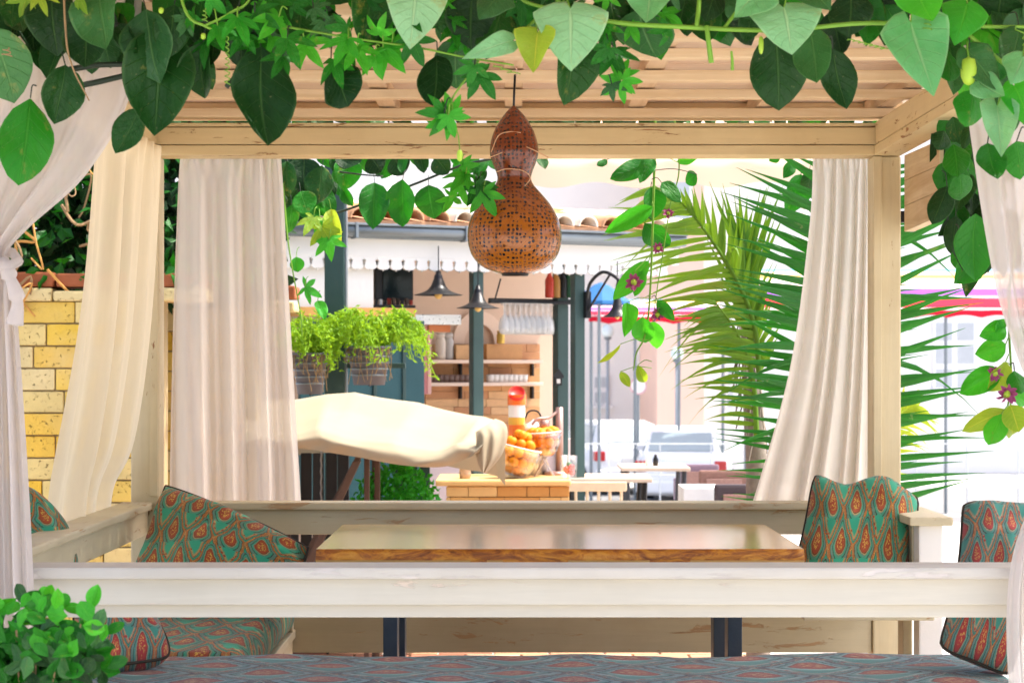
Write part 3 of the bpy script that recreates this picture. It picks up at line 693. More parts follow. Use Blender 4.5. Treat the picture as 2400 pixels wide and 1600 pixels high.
kp('low_wall', 975, 1010, 1330, 1200, .4, .08, plain('lilac_plaster', (.60, .48, .48), .85, 0, .06))
# slatted timber behind the shelves
WPL = [plain('shelf_back_timber', c, .6, 0, .25, 12) for c in ((.52, .27, .11), (.60, .36, .18), (.45, .22, .10))]
y = 790
while y < 1010:
    x = 978+rnd.uniform(-20, 0)
    while x < 1235:
        w = rnd.uniform(50, 95); kp('timber_block', max(978, x), y, min(1240, x+w-1), y+17.4, 1.325, .02, rnd.choice(WPL), None, .002); x += w
    y += 18
# arch
am = MB(); sc_, zc_ = KS(1103, 790, 1.3); ro, ri = (KS(1163, 790, 1.3)[0]-sc_), (KS(1138, 790, 1.3)[0]-sc_)
ang = [math.pi*k/16 for k in range(17)]
am.prism([KM @ Vector((sc_+ro*math.cos(w), 1.31, zc_+ro*1.15*math.sin(w))) for w in ang]+[KM @ Vector((sc_+ri*math.cos(w), 1.31, zc_+ri*1.2*math.sin(w))) for w in reversed(ang)], EN*.045)
put('arch', am.mesh('arch'), PINK, kio)
SHF = plain('pale_shelf', (.74, .58, .48), .6, 0, .06)
for y in (826, 878): kp('shelf', 978, y, 1248, y+8, 1.1, .224, SHF)
for x in (1058, 1223):
    for y in (835, 887): kp('shelf_bracket', x, y, x+4, y+28, 1.28, .045, BLACK, None, .002)
kp('glass_rail', 1125, 690, 1340, 698, .30, .03, BLACK); kp('glass_rail', 1125, 686, 1345, 692, .42, .03, BLACK)
put('hanger', MB().tube([KW(1150, 640, .31), KW(1135, 695, .31)], .006, 6).mesh('h'), BLACK, kio); put('hanger', MB().tube([KW(1335, 625, .31), KW(1335, 692, .31)], .006, 6).mesh('h'), BLACK, kio)
# things inside the kiosk
tv = empty('wall_screen', KW(905, 700, .33), 0, 'dark flat screen hung in the kiosk window', 'screen')
kp('screen_case', 862, 600, 950, 690, .36, .05, BLACK, tv, .01); kp('screen_glass', 880, 606, 946, 684, .352, .006, plain('dark_screen', (.008, .018, .02), .12), tv, .002); kp('mount', 900, 560, 910, 640, .412, .04, BLACK, tv)
SH2 = empty('shelf_rack', KW(900, 712, .2), 0, 'dark rack crammed with small bottles under the screen', 'rack')
kp('rack_base', 858, 700, 955, 706, .18, .22, BLACK, SH2); 
for k in range(9): kp('bottle', 862+k*10, 682+rnd.uniform(0, 8), 869+k*10, 700, .24+rnd.uniform(0, .08), .03, rnd.choice((BLACK, DARKB, plain('red_label', (.45, .05, .03)), WHITE)), SH2, .006)
def pendant(x, ytop, ybot, halfw, d, label, ychain):
    c = KW(x, ybot, d); z1 = KW(x, ytop, d).z; rw = dm(halfw, c.y); h = z1-c.z
    r = empty('pendant_lamp', c, 0, label, 'pendant lamp', 'black pendant lamps of the kiosk')
    pr_ = [(rw*k, c.z+h*q) for k, q in ((1, 0), (.98, .02), (.66, .10), (.42, .24), (.28, .42), (.20, .62), (.17, .8), (.15, .84), (.12, .86), (.10, 1), (.02, 1.0))]
    put('shade', MB().lathe(pr_+[(.02*rw, c.z+h*.97), (.15*rw, c.z+h*.78), (.38*rw, c.z+h*.22), (.95*rw, c.z+h*.005)], (c.x, c.y, 0), 24).mesh('shade', True), BLACK, r)
    put('bulb', MB().ball((c.x, c.y, c.z+.0), rw*.16).mesh('bulb', True), plain('amber_bulb', (.75, .45, .12), .15), r)
    put('chain', MB().tube([(c.x, c.y, z1-.01), (c.x, c.y, max(z1+.05, KW(x, ychain, d).z))], .004, 6).mesh('chain'), BLACK, r)
pendant(1007, 622, 678, 56, -.06, 'black flared pendant lamp with amber bulb beside the dark screen', 565)
pendant(1098, 655, 708, 50, -.14, 'black flared pendant lamp hanging on a chain before the slim post', 565)
pendant(1418, 655, 728, 34, -.25, 'black pendant lamp on a curved arm outside the kiosk corner', 600)
GL = glassy('clear_glass')
arm = empty('lamp_arm', KW(1365, 700, .0), 0, 'black wrought iron lamp arm on the corner post', 'lamp arm')
put('scroll', MB().tube(catmull([KW(1347, 690, .0), KW(1356, 650, -.1), KW(1385, 625, -.18), KW(1418, 640, -.25), KW(1418, 660, -.25)]), .012, 8).mesh('scroll', True), BLACK, arm)
put('brace', MB().tube([KW(1347, 720, .0), KW(1400, 632, -.2)], .008, 6).mesh('brace'), BLACK, arm)
put('plate', MB().box(-.02, .02, -.02, .02, -.09, .09, Matrix.Translation(KW(1349, 700, .0)) @ Matrix.Rotation(KA, 4, 'Z')).mesh('plate', bevel=.004), BLACK, arm)
# hanging wine glasses
gp = [(.004, 0), (.030, .001), (.031, .004), (.006, .008), (.004, .06), (.006, .075), (.024, .095), (.033, .125), (.034, .15), (.029, .185), (.0285, .185), (.033, .15), (.0, .078)]
gme = MB().lathe([(r, -z) for r, z in gp], (0, 0, 0), 14).mesh('wine_glass', True); GLW = NT('glassware'); glw = GLW.surf(GLW.mixsh(.62, GLW.bsdf((.85, .86, .86), .1, 0, .8), GLW.n('BsdfTransparent').outputs[0])); gme.materials.append(glw)
for i in range(9):
    for j in range(4):
        p = KW(1158+i*12.5+j*3, 697, .30+j*.07); p.z = KS(1200, 697, .3)[1]-.002+.006*(j == 0)
        o = put('wine_glass', gme, None, None, Matrix.Translation(p)); o.scale = (1.1, 1.1, 1.1); tag(o, 'clear wine glass hanging upside down from the kiosk rail', 'glass', 'wine glasses on the rail')
# cups and jars on the shelves
CUP = plain('white_porcelain', (.78, .74, .70), .25); CUPB = plain('brown_cup', (.16, .10, .08), .4)
cme = MB().lathe([(.0, 0), (.026, 0), (.032, .055), (.029, .055), (.024, .006), (0, .006)], (0, 0, 0), 14)
cw = cme.mesh('cup', True); cw.materials.append(CUP); cb = cme.mesh('cup', True); cb.materials.append(CUPB)
for i in range(8):
    p = KW(986+i*12, 877.5, 1.18); o = put('cup', cb, None, None, Matrix.Translation(Vector((p.x, p.y, KS(1100, 878, 1.1)[1]+.001)))); tag(o, 'small brown glass lined up on the lower kiosk shelf', 'cup', 'brown glasses on the shelf')
for i in range(8):
    p = KW(1126+i*11, 877.5, 1.18); o = put('cup', cw, None, None, Matrix.Translation(Vector((p.x, p.y, KS(1100, 878, 1.1)[1]+.001)))); tag(o, 'small white cup lined up on the lower kiosk shelf', 'cup', 'white cups on the shelf')
zsh = KS(1100, 826, 1.1)[1]+.001
def kthing(n, x0, y0, x1, d, th_, mat, label, cat, ybot=825.5, bev=.004):
    a, b = KS(x0, 800, d)[0], KS(x1, 800, d)[0]; o = bx(n, a, b, d, d+th_, zsh, KS((x0+x1)/2, y0, d)[1], mat, None, bev, KM); tag(o, label, cat); return o
kthing('wooden_crate', 1048, 792, 1088, 1.15, .12, WPL[1], 'honey coloured wooden box on the upper kiosk shelf', 'box'); kthing('wooden_crate', 1118, 790, 1200, 1.15, .12, WPL[0], 'long wooden box beneath the hanging glasses on the shelf', 'box')
jr = MB().lathe([(0, 0), (.035, 0), (.038, .02), (.038, .13), (.03, .15), (.03, .165), (.034, .165), (.034, .19), (0, .19)], (0, 0, 0), 16).mesh('jar', True)
for k, (x, lb, mt) in enumerate(((1012, 'tall pale jar on the upper shelf by the wooden box', plain('pale_ceramic', (.66, .58, .5), .3)), (1030, 'grey glass jar squeezed between pale jar and wooden box', plain('grey_glass', (.45, .43, .42), .2)), (1150, 'small gold jar in front of the arch', plain('gold_tin', (.55, .36, .08), .35, .6)))):
    p = KW(x, 800, 1.2 if k < 2 else 1.13); p.z = zsh; o = put('jar', jr, mt, None, Matrix.Translation(p)); tag(o, lb, 'jar')
    if k == 2: o.location.z = KS(1150, 790, 1.15)[1]+.002; o.scale = (.8, .8, .5)
    jr = jr.copy(); jr.materials.clear()
for k, (x0, c, lb) in enumerate(((972, (.55, .2, .2), 'red folder standing at the doorway edge'), (982, (.70, .42, .38), 'pink folder standing beside the red folder'))):
    o = kp('menu_folder', x0, 748, x0+9, 905, .5+.05*k, .2, plain('folder', c, .6)); o.parent = None; tag(o, lb, 'folder')
# red and black bottles on top of the rail
for k in range(5):
    x = 1262+k*15; p = KW(x, 690, .345); z0 = KS(x, 690, .42)[1]+.012
    mt = (plain('red_bottle', (.5, .05, .03), .25), plain('amber_bottle', (.4, .2, .05), .2), BLACK, plain('green_bottle', (.02, .08, .04), .15), plain('white_bottle', (.7, .66, .62), .3))[k]
    o = put('bottle', MB().lathe([(0, 0), (.03, 0), (.031, .01), (.031, .12), (.012, .16), (.012, .19), (.015, .19), (.015, .205), (0, .205)], (0, 0, 0), 14).mesh('bottle', True), mt, None, Matrix.Translation((p.x, p.y, z0+.004)))
    tag(o, ('red', 'amber', 'black', 'dark green', 'white')[k]+' bottle standing on the rail above the wine glasses', 'bottle')
sgn = empty('house_sign', KW(1283, 900, .3), 0, 'small black house shaped ornament on the inner post', 'ornament')
hp = [(1272, 862), (1283, 846), (1295, 862), (1295, 868), (1291, 868), (1291, 885), (1275, 885), (1275, 868), (1272, 868)]
put('plate', MB().prism([KW(x, y, .355) for x, y in hp], EN*.012).mesh('plate'), BLACK, sgn); kp('window', 1279, 870, 1287, 880, .35, .004, plain('ornament_white', (.7, .66, .62)), sgn, .001)

# ------------------------------------------------------------------ bar counter with fruit
yc = 10.35
bar = empty('bar_counter', D(1150, 1200, yc)*1, 0, 'honey wood bar counter carrying bowls of oranges', 'bar counter'); bar.location.z = -.12
HON = [plain('honey_block', c, .45, 0, .2, 10) for c in ((.66, .38, .12), (.72, .46, .18), (.55, .27, .07))]
zt = D(1100, 1104, yc).z; zt2 = D(1100, 1116, yc).z
xl, xr = D(1000, 1100, yc).x, D(1312, 1100, yc).x
bx('counter_top', xl, xr, yc, yc+.62, zt2, zt+.004, HON[1], bar, .01)
bx('counter_core', xl+.07, xr-.02, yc+.05, yc+.55, -.12, zt2-.001, MORT, bar, 0)
z = zt2-.002; j = 0
while z > -.12+.03:
    x = xl+.06-(.1 if j % 2 else 0)
    while x < xr-.02:
        w = rnd.uniform(.11, .2); a, b = max(x, xl+.06), min(x+w-.003, xr-.01)
        if b-a > .02: bx('timber_block', a, b, yc+.02+rnd.uniform(-.003, .003), yc+.055, max(-.119, z-.058), z-.002, rnd.choice(HON), bar, .003)
        x += w
    z -= .06; j += 1
ztop = zt+.004
ORG = NT('orange_peel'); v = ORG.coord('Object'); nzz = ORG.noise(v, 140, 3)
orm = ORG.surf(ORG.bsdf(ORG.mix(ORG.n('ObjectInfo').outputs['Random'], (.72, .17, .002), (.80, .30, .004)), .5, 0, .25, ORG.bump(nzz, .35, .002)))
ome = MB().ball((0, 0, 0), .031, 14, 9, (1, 1, .96)).mesh('orange', True); ome.materials.append(orm)
def bowl(cx, cy, z0, rad, hgt, tilt, label, lab2, n, rots, seed):
    rg = random.Random(seed)
    M = Matrix.Translation((cx, cy, z0)) @ Matrix.Rotation(tilt, 4, 'Y')
    r = empty('fruit_bowl', (cx, cy, z0), 0, label, 'bowl')
    prb = [(.001, 0), (rad*.45, .0), (rad*.75, hgt*.2), (rad*.95, hgt*.55), (rad, hgt), (rad*.975, hgt), (rad*.92, hgt*.55), (rad*.72, hgt*.22), (rad*.43, .008), (.001, .008)]
    put('glass_bowl', MB().lathe(prb, (0, 0, 0), 28, M).mesh('bowl', True), GL, r)
    put('rim', MB().tube([M @ Vector((rad*math.cos(w), rad*math.sin(w), hgt)) for w in [6.2832*k/28 for k in range(29)]], .004, 6).mesh('rim', True), plain('bowl_rim', (.75, .75, .72), .15), r)
    cnt = 0; layers = [(.036, rad*.30, 5, 0), (.036+.05, rad*.60, 9, .3), (.036+.05, rad*.0, 1, 0), (.036+.104, rad*.66, 11, .1), (.036+.104, rad*.25, 4, .5), (.036+.155, rad*.50, 7, .2), (.036+.155, 0, 1, 0), (.036+.20, rad*.22, 3, .4)]
    for zz, rr, k_, p0 in layers:
        for k in range(k_):
            if cnt >= n: break
            w = 6.2832*k/k_+p0; p = M @ Vector((rr*math.cos(w)+rg.uniform(-.004, .004), rr*math.sin(w)+rg.uniform(-.004, .004), zz+rg.uniform(-.004, .004)))
            o = put('orange', ome, None, None, Matrix.Translation(p) @ Matrix.Rotation(rg.uniform(0, 6), 4, 'X') @ Matrix.Scale(rg.uniform(.93, 1.07), 4)); tag(o, lab2, 'orange', 'oranges in '+('the big bowl' if seed == 1 else 'the small bowl')); cnt += 1
    return r
c1 = D(1180, 1092, yc+.2); b1 = bowl(c1.x-.005, yc+.2, ztop+.012, .125, .17, R(14), 'big tilted glass bowl heaped with oranges next to the canvas canopy', 'orange heaped in the big tilted glass bowl', 41, 0, 1)
put('foot', MB().lathe([(0, 0), (.06, 0), (.06, .012), (0, .02)], (c1.x-.005, yc+.2, ztop), 20).mesh('foot', True), GL, b1)
c2 = D(1262, 1052, yc+.36); b2 = bowl(c2.x-.03, yc+.36, c2.z+.01, .105, .14, R(-4), 'smaller glass bowl of oranges raised on a wire stand', 'orange in the smaller glass bowl on the wire stand', 30, 0, 2)
for a in (-1, 1):
    put('wire_leg', MB().tube([(c2.x-.03+a*.06, yc+.34, ztop), (c2.x-.03-a*.02, yc+.36, c2.z+.012), (c2.x-.03+a*.10, yc+.38, c2.z+.14)], .005, 6).mesh('leg'), plain('wire_steel', (.55, .5, .48), .3, .8), b2)
    put('wire_leg', MB().tube([(c2.x-.03+a*.05, yc+.42, ztop), (c2.x-.03, yc+.36, c2.z+.013)], .005, 6).mesh('leg'), plain('wire_steel', (.55, .5, .48), .3, .8), b2)
# orange and white canister, kettle, juicer, jar, red fruit in glass
cn = D(1187, 1000, yc+.52); xk = cn.x; yk = yc+.5
can = empty('juice_canister', (xk, yk, ztop), 0, 'orange and white canister with red open top behind the orange bowl', 'canister')
ORP = plain('orange_plastic', (.80, .17, .02), .35); RDP = plain('red_plastic', (.75, .03, .015), .4)
zz = [D(1187, y, yk).z for y in (1090, 1000, 975, 958, 930, 906)]; rr = dm(19, yk)
for (n_, a, b, mt, r_) in (('stand', ztop, zz[1], BLACK, rr*.8), ('base_band', zz[1]+.001, zz[2], ORP, rr), ('label_band', zz[2]+.001, zz[3], plain('yellow_band', (.75, .42, .05), .4), rr), ('white_band', zz[3]+.001, zz[4], WHITE, rr), ('collar', zz[4]+.001, zz[5], ORP, rr*1.12)):
    put(n_, MB().lathe([(0, a), (r_, a), (r_, b), (0, b)], (xk, yk, 0), 20).mesh(n_, bevel=0), mt, can)
Mm = Matrix.Translation((xk, yk-.012, zz[5]-.01)) @ Matrix.Rotation(R(48), 4, 'X')
put('open_top', MB().lathe([(0, .025), (rr*.85, .025), (rr*.98, .04), (rr*.98, .0), (0, -.01)], (0, 0, 0), 20, Mm).mesh('open_top', True), RDP, can)
ket = empty('steel_kettle', D(1228, 1000, yc+.55), 0, 'rounded steel pot between canister and fruit juicer', 'pot'); kk = D(1225, 985, yc+.55)
put('body', MB().lathe([(0, ztop), (.08, ztop), (.085, kk.z-.05), (.08, kk.z), (.055, kk.z+.03), (.02, kk.z+.045), (.0, kk.z+.06)], (kk.x, yc+.55, 0), 24).mesh('body', True), plain('polished_steel', (.7, .68, .66), .22, .6), ket)
put('handle', MB().tube(catmull([(kk.x+.06, yc+.55, kk.z+.02), (kk.x+.03, yc+.55, kk.z+.10), (kk.x-.03, yc+.55, kk.z+.10), (kk.x-.06, yc+.55, kk.z+.02)]), .006, 6).mesh('handle'), BLACK, ket)
jc = D(1285, 1000, yc+.5); jz = empty('lever_juicer', (jc.x, yc+.5, ztop), 0, 'tall bronze lever juicer beside the small bowl of oranges', 'juicer')
BRZ = plain('bronze', (.36, .22, .18), .35, .5)
put('column', MB().tube([(jc.x, yc+.5, ztop), (jc.x, yc+.5, D(1285, 935, yc+.5).z)], .022, 12).mesh('col', True), BRZ, jz); put('base', MB().lathe([(0, ztop), (.075, ztop), (.07, ztop+.02), (0, ztop+.025)], (jc.x-.02, yc+.5, 0), 20).mesh('base', True), BRZ, jz)
put('lever', MB().tube(catmull([D(1285, 940, yc+.5), D(1262, 958, yc+.46), D(1235, 962, yc+.43), D(1222, 975, yc+.42)]), .009, 8).mesh('lever', True), BRZ, jz); put('press_cup', MB().lathe([(0, 0), (.03, 0), (.035, .05), (0, .05)], D(1250, 985, yc+.47), 14).mesh('cup', True), BRZ, jz); put('arm', MB().tube([D(1283, 985, yc+.5), D(1252, 982, yc+.47)], .01, 8).mesh('arm'), BRZ, jz)
vs_ = empty('glass_vase', (D(1315, 1080, yc+.2).x, yc+.2, ztop), 0, 'straight glass of red fruit at the counter corner', 'glass')
px_ = D(1318, 1080, yc+.2).x-.03; put('glass', MB().lathe([(0, 0), (.045, 0), (.05, .13), (.047, .13), (.042, .006), (0, .006)], (px_, yc+.2, ztop), 20).mesh('glass', True), GL, vs_)
for k in range(5): put('fruit', MB().ball((px_+.02*math.cos(k*1.9), yc+.2+.02*math.sin(k*1.9), ztop+.03+.018*k*.6), .018).mesh('fruit', True), RDP if k < 4 else plain('green_leafy', (.03, .15, .06)), vs_)
pj = D(1068, 1092, yc+.15); o = put('sugar_jar', MB().lathe([(0, 0), (.03, 0), (.034, .03), (.03, .06), (.036, .065), (.03, .075), (.01, .085), (0, .085)], (pj.x, yc+.15, ztop), 16).mesh('jar', True), plain('woven_jar', (.40, .28, .2), .6, 0, .4, 40)); tag(o, 'small brown lidded jar at the left end of the bar counter', 'jar')

# ------------------------------------------------------------------ free-standing green post with wall globe, hanging pots' rail
gp_ = empty('garden_post', D(768, 1100, 10.6), 0, 'tall dark green square post between the hanging plants', 'post'); gp_.location.z = -.12
a_, b_ = D(745, 800, 10.6).x, D(791, 800, 10.6).x
bx('shaft', a_, b_, 10.6, 10.6+(b_-a_), -.12, 2.75, GREEN, gp_, .006); bx('shaft_trim', b_+.001, b_+.012, 10.61, 10.69, -.10, 2.7, GREY, gp_, .002); bx('top_plate', a_-.03, b_+.03, 10.57, 10.75, 2.751, 2.79, GREEN, gp_)
bx('cross_bar', a_-.7, b_+.35, 10.63, 10.67, 1.44, 1.47, GREEN, gp_)
glb = empty('globe_lamp', D(694, 402, 10.4), 0, 'shiny black globe lamp half hidden by vine leaves', 'lamp')
cg = D(694, 408, 10.4); put('globe', MB().ball(cg, dm(46, 10.4), 28, 18).mesh('globe', True), plain('black_gloss', (.006, .010, .012), .06, 0, .1), glb)
put('arm', MB().tube([(cg.x, 10.4, cg.z+.1), (cg.x, 10.45, cg.z+.22), (a_+.02, 10.62, cg.z+.22)], .014, 8).mesh('arm', True), BLACK, glb)

# ------------------------------------------------------------------ canvas canopy on wooden legs
CAN = NT('cream_canvas'); v = CAN.coord(); f = CAN.noise(v, 5, 4); f2 = CAN.noise(v, 200, 2)
canv = CAN.surf(CAN.mixsh(.04, CAN.bsdf(CAN.mix(f, (.30, .25, .17), (.36, .31, .22)), .85, 0, .2, CAN.bump(f2, .2, .002)), CAN.n('BsdfTranslucent', Color=(.8, .7, .5, 1)).outputs[0]))
cc = empty('canvas_canopy', D(900, 1150, 9.3), 0, 'cream canvas canopy draped over dark wooden legs', 'canopy'); cc.location.z = -.12
ridge = [(560, 925), (690, 912), (815, 898), (960, 925), (1080, 950), (1140, 962), (1160, 985)]
fold = [(560, 990), (690, 984), (770, 986), (900, 1016), (1010, 1024), (1085, 1012), (1120, 1000)]
hem = [(560, 1028), (690, 1030), (800, 1046), (930, 1068), (1030, 1070), (1085, 1045), (1100, 1040)]
def pl(rows, a, lin=False):
    x = a*(len(rows)-1); i = min(int(x), len(rows)-2); k = x-i
    if lin: return [rows[i][q]*(1-k)+rows[i+1][q]*k for q in (0, 1)]
    p0, p1, p2, p3 = rows[max(i-1, 0)], rows[i], rows[i+1], rows[min(i+2, len(rows)-1)]
    return [.5*((2*p1[q])+(p2[q]-p0[q])*k+(2*p0[q]-5*p1[q]+4*p2[q]-p3[q])*k*k+(3*p1[q]-p0[q]-3*p2[q]+p3[q])*k**3) for q in (0, 1)]
def canf(a, b):
    r_, f_, h_ = pl(ridge, a, True), pl(fold, a, True), pl(hem, a)
    rp = D(r_[0], r_[1], 9.75); fp = D(f_[0], f_[1], 9.05); hp_ = D(h_[0], h_[1], 9.03); bp = rp+Vector((0, .35, -.32))
    if b < .2: p = bp.lerp(rp, b/.2)
    elif b < .65:
        k = (b-.2)/.45; p = rp.lerp(fp, k)+Vector((0, 0, -.012*math.sin(k*math.pi)-.010*math.sin(k*6.28)*math.sin(a*7)))
    else:
        k = (b-.65)/.35; p = fp.lerp(hp_, k)+Vector((0, -.03*math.sin(k*3.14)-.02*math.sin(a*13+k*2)*k, 0))
    return p+Vector((0, .010*noise.noise((a*8, b*6, 2)), .005*noise.noise((a*9, b*5, 4))-(.028*abs(math.sin(a*math.pi*4))*min(1, max(0, b-.15)*5)*(1 if b < .66 else max(0, 1-(b-.66)*3)))))+(Vector((0, -.022*max(0, math.sin(a*21+b*9))**3*(b-.65)/.35, 0)) if b > .65 else Vector((0, 0, 0)))
put('canvas', MB().grid(canf, 60, 40).mesh('canvas', True), canv, cc)
def lobe(a, b):                                          # loose end of the cloth hanging over the frame
    l_ = pl([(1092, 992), (1094, 1015), (1092, 1040), (1099, 1068), (1108, 1084)], b); r_ = pl([(1138, 961), (1160, 972), (1166, 1000), (1152, 1045), (1118, 1085)], b)
    p = D(l_[0], l_[1], 9.02).lerp(D(r_[0], r_[1], 9.16), a); p.y += -.06*math.sin(a*math.pi)*(.4+.6*math.sin(b*math.pi))+.012*math.sin(a*17+b*2)*min(1, b*2.5)
    return p
put('canvas_end', MB().grid(lobe, 30, 24).mesh('canvas_end', True), canv, cc)
for (x0, y0, x1, y1, w, Y) in ((842, 1040, 842, 1160, 12, 9.35), (866, 1045, 866, 1160, 12, 9.45), (828, 1040, 764, 1160, 14, 9.30), (800, 1100, 772, 1160, 18, 9.22), (640, 1020, 640, 1160, 12, 9.4)):
    A_, B_ = D(x0, y0, Y), D(x1, y1, Y); dd = (B_-A_).normalized(); B_ = A_+dd*((A_.z+.12)/-dd.z); A_ = A_-dd*.1
    sdv = Vector((1, 0, 0))*dm(w/2, Y)
    put('leg', MB().prism([A_-sdv, A_+sdv, B_+sdv, B_-sdv], Vector((0, .05, 0))).mesh('leg', bevel=.004), DARKB, cc)
rb = D(640, 940, 9.75); re = D(1090, 962, 9.75)
put('ridge_pole', MB().tube([rb+Vector((0, 0, -.04)), re+Vector((0, 0, -.04))], .018, 8).mesh('pole'), DARKB, cc)
for x in (642, 850): q = D(x, 1000, 9.4); put('upright', MB().box(q.x-.015, q.x+.015, 9.72, 9.76, -.12, D(x, 925 if x < 700 else 912, 9.75).z-.05).mesh('upright'), DARKB, cc)

# ------------------------------------------------------------------ charcoal plank screen
sc0 = empty('plank_screen', D(740, 1150, 9.95), 0, 'charcoal vertical plank screen below the canvas canopy', 'screen'); sc0.location.z = -.12
for k, x in enumerate((660, 690, 718, 748, 776, 905, 934, 962)):
    q0, q1 = D(x, 1000, 10.0).x, D(x+25, 1000, 10.0).x
    bx('plank', q0, q1, 10.0+.01*(k % 2), 10.03+.01*(k % 2), -.12, .98, CHAR if k < 5 else GREEN, sc0, .004)
bx('rail', D(655, 1000, 10).x, D(992, 1000, 10).x, 10.045, 10.07, .3, .36, BLACK, sc0)
put('rope', MB().tube(catmull([D(737, 1030, 9.97)+Vector((.004*(k % 2), 0, -.03*k)) for k in range(14)], 2), .006, 6).mesh('rope'), plain('grey_rope', (.36, .36, .38), .9), sc0)
# ------------------------------------------------------------------ street behind: buildings, awnings, cars, lamps, furniture
FACW = plain('white_sunlit_render', (.80, .79, .77), .9, 0, .05, 1); FACP = plain('salmon_render', (.76, .52, .42), .9, 0, .07, 1); WIN = plain('grey_window_glass', (.48, .51, .54), .15, 0, .1); FRM = plain('window_frame_white', (.8, .8, .8), .5, 0, .03)
def building(name, x0, x1, Y, h, mat, label, wins, depth=6, z0=-1.2):
    b = empty(name, ((x0+x1)/2, Y, z0), 0, label, 'building')
    bx('wall', x0, x1, Y, Y+depth, z0, h, mat, b, .02); bx('roof', x0-.3, x1+.3, Y-.3, Y+depth+.3, h+.001, h+.25, FRM, b, .02)
    for (wx, wz, ww, wh, nx, ny) in wins:
        f = bx('window', wx, wx+ww, Y-.06, Y-.002, wz, wz+wh, FRM, b, .01)
        for i in range(nx):
            for j in range(ny):
                a = ww/nx; c = wh/ny; bx('pane', wx+i*a+.07, wx+(i+1)*a-.07, Y-.075, Y-.061, wz+j*c+.07, wz+(j+1)*c-.07, WIN, f, 0)
        bx('sill', wx-.1, wx+ww+.1, Y-.16, Y-.003, wz-.1, wz-.005, FRM, f, .01)
    return b
Yb = 46
def bxp(x, y, Y=Yb): return D(x, y, Y)
def wpx(x0, y0, x1, y1, nx, ny, Y=Yb): a, b = bxp(x0, y1, Y), bxp(x1, y0, Y); return (a.x, a.z, b.x-a.x, b.z-a.z, nx, ny)
building('white_building', bxp(1612, 0).x, bxp(2900, 0).x, Yb, 8.0, FACW, 'sunlit white building with grey divided windows behind the palm',
         [wpx(2142, 735, 2242, 895, 2, 3), wpx(1640+25, 790, 1690, 940, 1, 3), wpx(2420, 735, 2520, 895, 2, 3), wpx(1900, 735, 2000, 895, 2, 3)])
building('salmon_building', bxp(1508, 0, 45).x, bxp(1618, 0, 45).x, Yb-1, 8.5, FACP, 'narrow salmon pink building behind the globe street lamp', [wpx(1540, 400, 1590, 520, 1, 2, Yb-1)])
building('white_building', bxp(900, 0, 52).x, bxp(1506, 0, 52).x, 52, 9, FACW, 'plain bright white building beside the salmon one', [wpx(1360, 860, 1400, 930, 1, 2, 52), wpx(1420, 560, 1470, 640, 1, 2, 52)])
building('white_building', -30, bxp(890, 0, 48).x, 48, 8, FACW, 'long white building far behind the kiosk roof', [(-12, 3, 1.4, 1.8, 2, 2), (-18, 3, 1.4, 1.8, 2, 2)])
# striped market awning across the street
AW = NT('striped_awning'); sp = AW.n('SeparateXYZ'); uvn = AW.n('UVMap'); AW.t.links.new(uvn.outputs[0], sp.inputs[0])
st = [(0, (.62, .008, .03)), (.16, (.62, .008, .03)), (.165, (.8, .55, .55)), (.22, (.62, .008, .035)), (.40, (.60, .008, .035)), (.41, (.35, .30, .42)), (.46, (.22, .06, .36)), (.58, (.26, .09, .42)), (.60, (.75, .45, .45)), (.70, (.85, .75, .66)), (.80, (.80, .36, .10)), (.88, (.85, .62, .45)), (.94, (.15, .35, .55)), (1, (.8, .76, .7))]
awm = AW.surf(AW.bsdf(AW.ramp(sp.outputs[1], st, 'CONSTANT'), .8, 0, .2))
def awning(x0, x1, Y, yt, ybm, label, hs=.55):
    a0, a1 = D(x0, ybm, Y), D(x1, ybm, Y); zt_ = D(x0, yt, Y+1.4).z
    r = empty('striped_awning', ((a0.x+a1.x)/2, Y, -1.2), 0, label, 'awning')
    def fn(a, b):
        x = a0.x+(a1.x-a0.x)*a; zv = a0.z+.16
        if b < .2: return Vector((x, Y+.01*math.sin(x*9), a0.z+.05*abs(math.sin(x*5.2))+(zv-a0.z-.05*abs(math.sin(x*5.2)))*b/.2))
        k = (b-.2)/.8; return Vector((x, Y+1.4*k, zv+(zt_-zv)*k))
    put('cloth', MB().grid(fn, 120, 14).mesh('cloth', True), awm, r)
    for k in range(4):
        x = a0.x+(a1.x-a0.x)*(k/3*.96+.02); put('pole', MB().tube([(x, Y+.1, -1.22), (x, Y+.1, a0.z+.2)], .03, 8).mesh('pole'), GREY, r)
    return r
awning(1352, 1668, 34.5, 688, 744, 'short red striped awning showing beside the kiosk corner lamp')
awning(1700, 2420, 33.2, 618, 730, 'long red and purple striped awning seen through the palm leaves')
o = put('blue_parasol', MB().lathe([(0, .42), (.15, .36), (.55, .06), (.56, 0), (.52, .04), (0, .34)], D(1380, 700, 34), 8).mesh('blue_parasol'), plain('blue_canvas', (.02, .12, .30), .8)); 
op = empty('blue_parasol', (D(1376, 702, 34).x, 34, -1.2), 0, 'small blue parasol standing behind the kiosk lamp arm', 'parasol'); o.name = 'canopy'; o.parent = op; o.matrix_parent_inverse = world_of(op).inverted()
put('pole', MB().tube([(op.location.x, 34, -1.2), (op.location.x, 34, D(0, 690, 34).z)], .03, 8).mesh('pole'), GREY, op)
